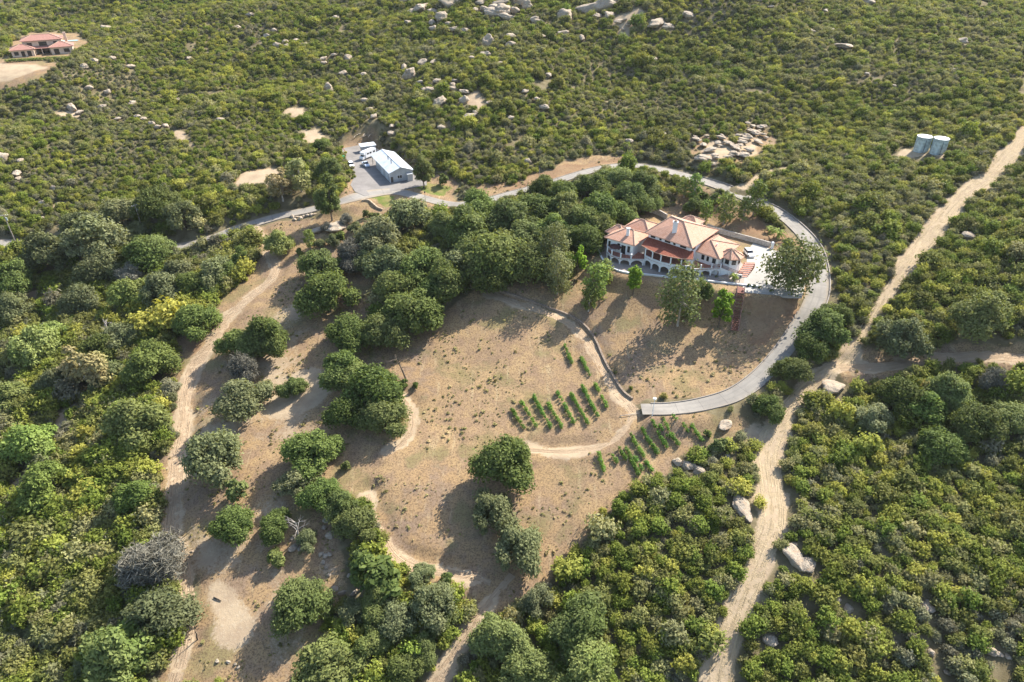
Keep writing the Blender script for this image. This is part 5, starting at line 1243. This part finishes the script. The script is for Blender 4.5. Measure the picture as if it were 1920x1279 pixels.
# ------------------------------------------------------------------ water tanks
def tank(u, v, label, hatch):
    p = on_ground(u, v); z = min(float(G(p[0]+a, p[1]+b)) for a in (-2.5, 2.5) for b in (-2.5, 2.5))+.1
    o = thing('water_tank', label, 'water tank', (p[0], p[1], z)); R = 2.5; H = 5.6; b = MB()
    prof = [(R, -1.0)]
    for k in range(10): prof += [(R, H*k/10+.02), (R+.03, H*k/10+.28)]
    prof.append((R, H)); b.lathe(prof, 32); b.build('body', M['galv'], o)
    MB().lathe([(R+.06, H-.05), (R+.06, H+.05), (R*.5, H+.28), (0, H+.36)], 32).build('lid', M['tank_top'], o)
    if hatch: MB().tube([(.7, -.9, H+.2), (.7, -.9, H+.55)], .26, 10).build('hatch', M['iron'], o)
    MB().tube([(-R*.2, -R-.12, 0), (-R*.2, -R-.12, H*.9)], .06, 6).build('pipe', M['iron'], o)
tank(1726, 282, 'blue grey cylindrical water tank on the left, dark hatch on its white lid', True)
tank(1757, 286, 'blue grey cylindrical water tank on the right, its white lid without a hatch', False)

# ------------------------------------------------------------------ poles and lamps
def utility_pole(u, v, h, label, rz):
    p = on_ground(u, v); o = thing('utility_pole', label, 'utility pole', p, rz)
    MB().tube([(0, 0, -.5), (0, 0, h)], [.20, .13], 8).build('pole', M['pole'], o)
    for z in (h-.4,): MB().box((0, 0, z), (2.6, .14, .16)).build('crossarm', M['timber'], o)
    for x in (-1.15, -.5, .5, 1.15): MB().tube([(x, 0, h-.32), (x, 0, h-.05)], .07, 6).build('insulator', M['lamp_glass'], o)
    MB().tube([(.32, 0, h-2.2), (.32, 0, h-1.2)], .24, 10).build('transformer', M['galv'], o)
utility_pole(33, 463, 12.5, 'wooden utility pole at the left edge beside the valley road', .3)
utility_pole(268, 432, 10.0, 'wooden utility pole rising from the trees above the valley road', .9)
def lamp(u, v, h, label, head='box', name='lamp_post'):
    p = on_ground(u, v); o = thing(name, label, 'lamp post', p)
    MB().tube([(0, 0, -.3), (0, 0, h)], [.11, .07], 8).build('post', M['pole'] if head == 'box' else M['stucco'], o)
    if head == 'box': MB().box((0, 0, h+.2), (.5, .5, .5), 0, .7).build('lantern', M['iron'], o)
    else: MB().lathe([(0, h-.1), (.38, h+.1), (.42, h+.4), (0, h+.6)], 12).build('globe', M['lamp_glass'], o)
lamp(798, 384, 4.6, 'lamp post at the driveway curve below the shed')
lamp(1011, 336, 4.6, 'lone slim lamp post above the upper driveway')
lamp(1223, 780, 5.0, 'white globe lamp post at the foot of the driveway', 'globe')
lamp(1386, 530, 1.9, 'short garden lamp at the top of the red hillside stairs')
# cross drain at the foot of the drive and small stone pile
pb = [on_ground(u, v) for u, v in [(1163,781),(1198,777)]]
rl = thing('edging_board', 'thin pale edging board left of the driveway foot', 'board', (0, 0, 0)); MB().tube([Vector(p)+Vector((0, 0, .25)) for p in pb], .10, 5).build('board', M['timber'], rl)
for p in pb: MB().box((p[0], p[1], p[2]+.1), (.12, .12, .6)).build('stake', M['timber'], rl)

# ------------------------------------------------------------------ villa on the far left hill
def far_house():
    b = at_z(82, 103, 16.0); o = thing('hill_house', 'tan two storey house with red tile roofs on the far left hill', 'house', b, math.radians(27))
    def block(x0, x1, y0, y1, h, rz, ov=.8, wins=()):
        MB().prism([(x0, y0), (x1, y0), (x1, y1), (x0, y1)], -1.5, h).build('wall', M['cream'], o)
        cor = [(x0-ov, y0-ov), (x1+ov, y0-ov), (x1+ov, y1+ov), (x0-ov, y1+ov)]; cx, cy = (x0+x1)/2, (y0+y1)/2; k = max(0, ((x1-x0)-(y1-y0))/2)
        hip_roof(o, cor, h+.1, (cx+k+.01, cy), (cx-k-.01, cy), rz, .22, 'far_tile')
        for t0, t1, z0, z1 in wins: window(o, (x0, y0), (1, 0), t0, t1, z0, z1, (0, -1))
    block(-9.0, 10.5, 4.5, 15, 7.2, 9.6, 1.0, [(2.2, 4.6, 4.6, 6.2), (8.0, 12.0, 4.2, 6.4), (15.4, 17.4, 4.6, 6.2)])
    block(-15, -4.0, -1.5, 8, 3.7, 6.0, .9, [(1.2, 3.4, .9, 2.8), (4.6, 6.4, .1, 2.9), (7.6, 9.6, .1, 2.9)])
    block(4.5, 15.5, -2.0, 8, 3.9, 6.2, .9, [(1.4, 4.0, .1, 3.0), (6.4, 9.2, .9, 2.9)])
    MB().prism([(-4, 1.5), (4.5, 1.5), (4.5, 4.6), (-4, 4.6)], 3.2, [3.3, 3.3, 4.2, 4.2]).build('porch_roof', M['far_tile'], o)
    for x in (-3.6, -.2, 4.1): MB().box((x, 1.8, 1.2), (.4, .4, 4.0)).build('column', M['cream'], o)
    window(o, (-3.6, 4.5), (1, 0), .6, 6.8, .1, 2.8, (0, -1), 'door')
    MB().box((12.6, 11.5, 7), (1.5, 1.1, 5.5)).build('chimney', M['cream'], o)
far_house()
pl = thing('swimming_pool', 'pale blue swimming pool behind the tan house on the far hill', 'swimming pool', (*at_z(131, 77, 16)[:2], 16.0), .4)
MB().box((0, 0, .12), (10, 4.6, .24)).build('surround', M['concrete'], pl); MB().box((0, 0, .16), (8.8, 3.6, .2)).build('water', M['pool'], pl)
hl = [leaf_mesh('hedge', [(k*1.5-13.5, .25*math.sin(k), .75, 1.05, .85) for k in range(19)], 1800, .42, M['light_oak'], 77, core=.8)]
h_ = link('hedge', hl[0]); hp = at_z(66, 114, 15.9); h_.location = tuple(hp); h_.rotation_euler = (0, 0, math.radians(20)); tag(h_, 'clipped bright green hedge in front of the tan house on the far hill', 'hedge')

# ------------------------------------------------------------------ vine rows
def vine_row(a, b, label, group):
    p, q = Vector(on_ground(*a)), Vector(on_ground(*b)); L = (Vector((q.x-p.x, q.y-p.y, 0))).length; n = max(2, int(L/.5)); rz = math.atan2(q.y-p.y, q.x-p.x)
    p.z = min(float(G(*(p.lerp(q, k/8))[:2])) for k in range(9))-.05
    o = thing('vine_row', label, 'vines', p, rz, group); lob = []
    rr = random.Random(int(p.x*100))
    for k in range(n):
        t = (k+.5)/n*L; w = p.lerp(q, (k+.5)/n); z = float(G(w.x, w.y))-p.z
        if rr.random() < .82: lob.append((t, rr.uniform(-.12, .12), z+.62+rr.uniform(-.08, .12), rr.uniform(.28, .48), rr.uniform(.32, .46)))
    link('foliage', leaf_mesh('foliage', lob, 85*len(lob), .22, M['vine'], int(abs(p.x*10)), core=.5, spread=.4, lowcut=-1), o)
    s = MB()
    for t, y, z, *_ in lob: s.tube([(t, y, z-1.0), (t, y, z)], .03, 4, False)
    s.build('stems', M['bark'], o)
    for k in (0, .5, 1):
        w = p.lerp(q, k); z = float(G(w.x, w.y))-p.z; MB().tube([(k*L, 0, z-.2), (k*L, 0, z+1.45)], .045, 5).build('post', M['timber'], o)
UP = [((958,769),(983,806)),((977,756),(1006,803)),((1000,745),(1033,806)),((1026,756),(1054,806)),((1044,737),(1076,795)),((1070,741),(1103,798)),((1091,725),(1121,785)),((1115,722),(1138,766))]
LO = [((1122,852),(1133,888)),((1148,856),(1158,872)),((1173,841),(1198,895)),((1182,817),(1208,860)),((1203,805),(1233,853)),((1220,787),(1251,842)),((1244,790),(1264,828)),((1261,781),(1269,795)),((1295,800),(1318,830)),((1209,868),(1226,890)),((1236,800),(1252,822)),((1276,792),(1290,812)),((1256,812),(1272,838)),((1188,860),(1204,884)),((1160,842),(1176,868)),((1216,826),(1232,850))]
WORD = ['leftmost vine row of the terraced plot beside the footpath', 'second vine row from the left of the terraced plot', 'third vine row from the left of the terraced plot', 'fourth vine row from the left of the terraced plot', 'fourth vine row from the right of the terraced plot', 'third vine row from the right of the terraced plot', 'second vine row from the right of the terraced plot', 'rightmost short vine row of the terraced plot']
for (a, b), w in zip(UP, WORD): vine_row(a, b, 'green '+w, 'vine rows of the terraced plot')
for a, b in LO: vine_row(a, b, 'patchy vine row on the slope below the driveway foot', 'vine rows below the driveway foot')
for a, b in [((1058,648),(1072,684)),((1089,672),(1106,706))]: vine_row(a, b, 'short vine row left of the footpath, above the terraced plot', 'short vine rows above the plot')

# ------------------------------------------------------------------ dead wood
def dead_tree(u, v, h, label, mat, seed, n=7, lean=(0, 0), name='dead_tree', spread=.55):
    p = on_ground(u, v); r = random.Random(seed); o = thing(name, label, 'dead tree', p); top = Vector((lean[0], lean[1], h)); b = MB()
    pts = [Vector((0, 0, -.4))]+[Vector((0, 0, 0)).lerp(top, k/4)+Vector((r.uniform(-.15, .15), r.uniform(-.15, .15), 0)) for k in range(1, 5)]; b.tube(pts, [h*.045, h*.04, h*.032, h*.02, h*.008], 7); b.build('trunk', mat, o)
    for k in range(n):
        s = pts[1].lerp(pts[4], r.uniform(.1, .95)); a = r.uniform(0, 6.28); L = h*spread*r.uniform(.5, 1); e = s+Vector((math.cos(a)*L*.8, math.sin(a)*L*.8, L*r.uniform(.2, .7))); m = s.lerp(e, .5)+Vector((0, 0, L*.1)); br = MB(); br.tube([s, m, e], [h*.016, h*.011, h*.003], 5)
        for j in range(4):
            a2 = a+r.uniform(-1.2, 1.2); s2 = m.lerp(e, r.random()); br.tube([s2, s2+Vector((math.cos(a2), math.sin(a2), r.uniform(0, .8)))*L*.35], [h*.006, h*.002], 4)
        br.build('branch', mat, o)
dead_tree(562, 1010, 5.2, 'bleached white dead tree between two oaks by the dry wash', M['dead_wood'], 3, 8)
dead_tree(762, 712, 6.0, 'leaning dark dead tree at the upper edge of the dry field', M['bark'], 5, 8, (-2.4, 1.2))
dead_tree(212, 640, 8.0, 'tall bleached snag standing in the leafy valley', M['dead_wood'], 7, 8, (-.5, 0), spread=.4)
dead_tree(90, 625, 4.5, 'bare bleached snag at the far left of the valley', M['dead_wood'], 9, 5)
dead_tree(370, 1200, 3.4, 'charred black stump standing on the bare ground', M['black_wood'], 11, 2, (.35, 0), 'tree_stump', .2)
dead_tree(20, 735, 3.2, 'fallen silvery tree with tangled branches at the left edge', M['dead_wood'], 13, 10, (2.4, -1.0), 'fallen_tree', .9)
def log(u0, v0, u1, v1, r, label, mat):
    p, q = Vector(on_ground(u0, v0)), Vector(on_ground(u1, v1)); o = MB(); o.tube([p+Vector((0, 0, r)), p.lerp(q, .5)+Vector((0, 0, r*1.4)), q+Vector((0, 0, r))], [r, r*.9, r*.6], 7); tag(o.build('log', mat), label, 'log')
log(401, 1121, 415, 1128, .14, 'short charred log lying on the pale bare ground', M['black_wood'])
log(84, 600, 93, 618, .18, 'bleached log leaning in the valley brush', M['dead_wood'])
log(106, 805, 119, 799, .16, 'pale log on the bare valley slope', M['dead_wood'])
tp = thing('timber_pile', 'heap of fallen grey timbers above the shed yard', 'timber pile', on_ground(686, 256)); rr = random.Random(4)
for k in range(16):
    a = rr.uniform(.6, 1.5); L = rr.uniform(3, 6); c = Vector((rr.uniform(-4, 4), rr.uniform(-2, 3), .3+rr.random()*1.2)); d = Vector((math.cos(a), math.sin(a), rr.uniform(-.1, .45)))*L/2; MB().tube([c-d, c+d], .11, 5).build('timber', M['timber'], tp)
# planting by the villa
def palm(u, v, h, r, n, label, zr=None):
    p = at_z(u, v, 0.03) if zr is None else on_ground(u, v); o = thing('palm', label, 'palm', p); b = MB(); b.tube([(0, 0, -.3), (0, 0, h)], [.22, .16], 8); b.build('trunk', M['bark'], o)
    f = MB(); rg = random.Random(int(u))
    for k in range(n):
        a = k*2.4; el = rg.uniform(-.1, 1.1); d = Vector((math.cos(a), math.sin(a), 0)); s = Vector((-d.y, d.x, 0)); t0 = Vector((0, 0, h))
        P = [t0+d*(r*t*math.cos(el*.8))+Vector((0, 0, r*(math.sin(el)*t-.62*t*t))) for t in (0, .35, .7, 1)]
        for i, (w0, w1) in enumerate(((.05, .28), (.28, .22), (.22, .02))):
            for q in (-1, 1): f.face([P[i], P[i+1], P[i+1]+s*q*w1-Vector((0, 0, .1)), P[i]+s*q*w0-Vector((0, 0, .08))])
    me = f.mesh('fronds', M['yucca']); c = np.ones((len(me.vertices), 4), np.float32); c[:, :2] = rng.random((len(me.vertices), 2)); me.color_attributes.new('tint', 'FLOAT_COLOR', 'POINT').data.foreach_set('color', c.ravel()); link('fronds', me, o)
palm(1375, 527, 1.8, 1.7, 22, 'small palm on the patio beside the curved steps')
palm(1457, 446, 2.0, 3.2, 34, 'spreading palm in the bed between court and driveway', 1)
palm(1443, 436, 1.4, 2.2, 26, 'smaller palm behind the spreading palm in the driveway bed', 1)
SB = STOCK['round_bush'][0]
for u, v, lab in [(1403.6, 537, 'first round clipped shrub right of the red stairs on the court edge'), (1414, 539, 'middle one of three round clipped shrubs on the court edge'), (1424.5, 541, 'third round clipped shrub from the red stairs on the court edge'), (1400, 506, 'dark upright shrub between the entry steps and the court'), (1446, 547, 'low dark shrub on the court edge left of the airy tree'), (1343, 520, 'small potted shrub against the villa terrace')]:
    o = link('clipped_shrub', SB[0][0]); p = at_z(u, v, .05); o.location = tuple(p); k = .26 if 'potted' not in lab else .2; o.scale = (k, k, k*(1.7 if 'upright' in lab else 1.2)); tag(o, lab, 'shrub')
for u, v, w, lab in [(1476, 458, 24, 'bright round green bush beside the palm in the driveway bed'), (1462, 770, 30, 'yellow bush between driveway and sandy track'), (1355, 832, 44, 'yellow green bush at the right end of the lower vines'), (1326, 812, 22, 'green bush right of the lower vines'), (650, 872, 22, 'green bush in the shadow below the big oak clump'), (757, 722, 30, 'bush at the foot of the leaning dead tree'), (780, 722, 16, 'tiny bush right of the leaning dead tree')]:
    plant('round_bush', 'bush', u, v, w, lab, 'shrub')
# ------------------------------------------------------------------ air
hz = bpy.data.materials.new('haze'); hz.use_nodes = True; hn = hz.node_tree
hn.nodes.remove(hn.nodes['Principled BSDF']); pv = hn.nodes.new('ShaderNodeVolumePrincipled'); pv.inputs['Color'].default_value = (.86, .90, .95, 1); pv.inputs['Density'].default_value = .00004; pv.inputs['Anisotropy'].default_value = .3
hn.links.new(pv.outputs[0], hn.nodes['Material Output'].inputs['Volume'])
zmax = max(float(ZZ.max()), CAM_H)+25
tag(MB().box((500, 1750, (zmax-90)/2), (11200, 9200, zmax+90)).build('haze', hz), kind='stuff')
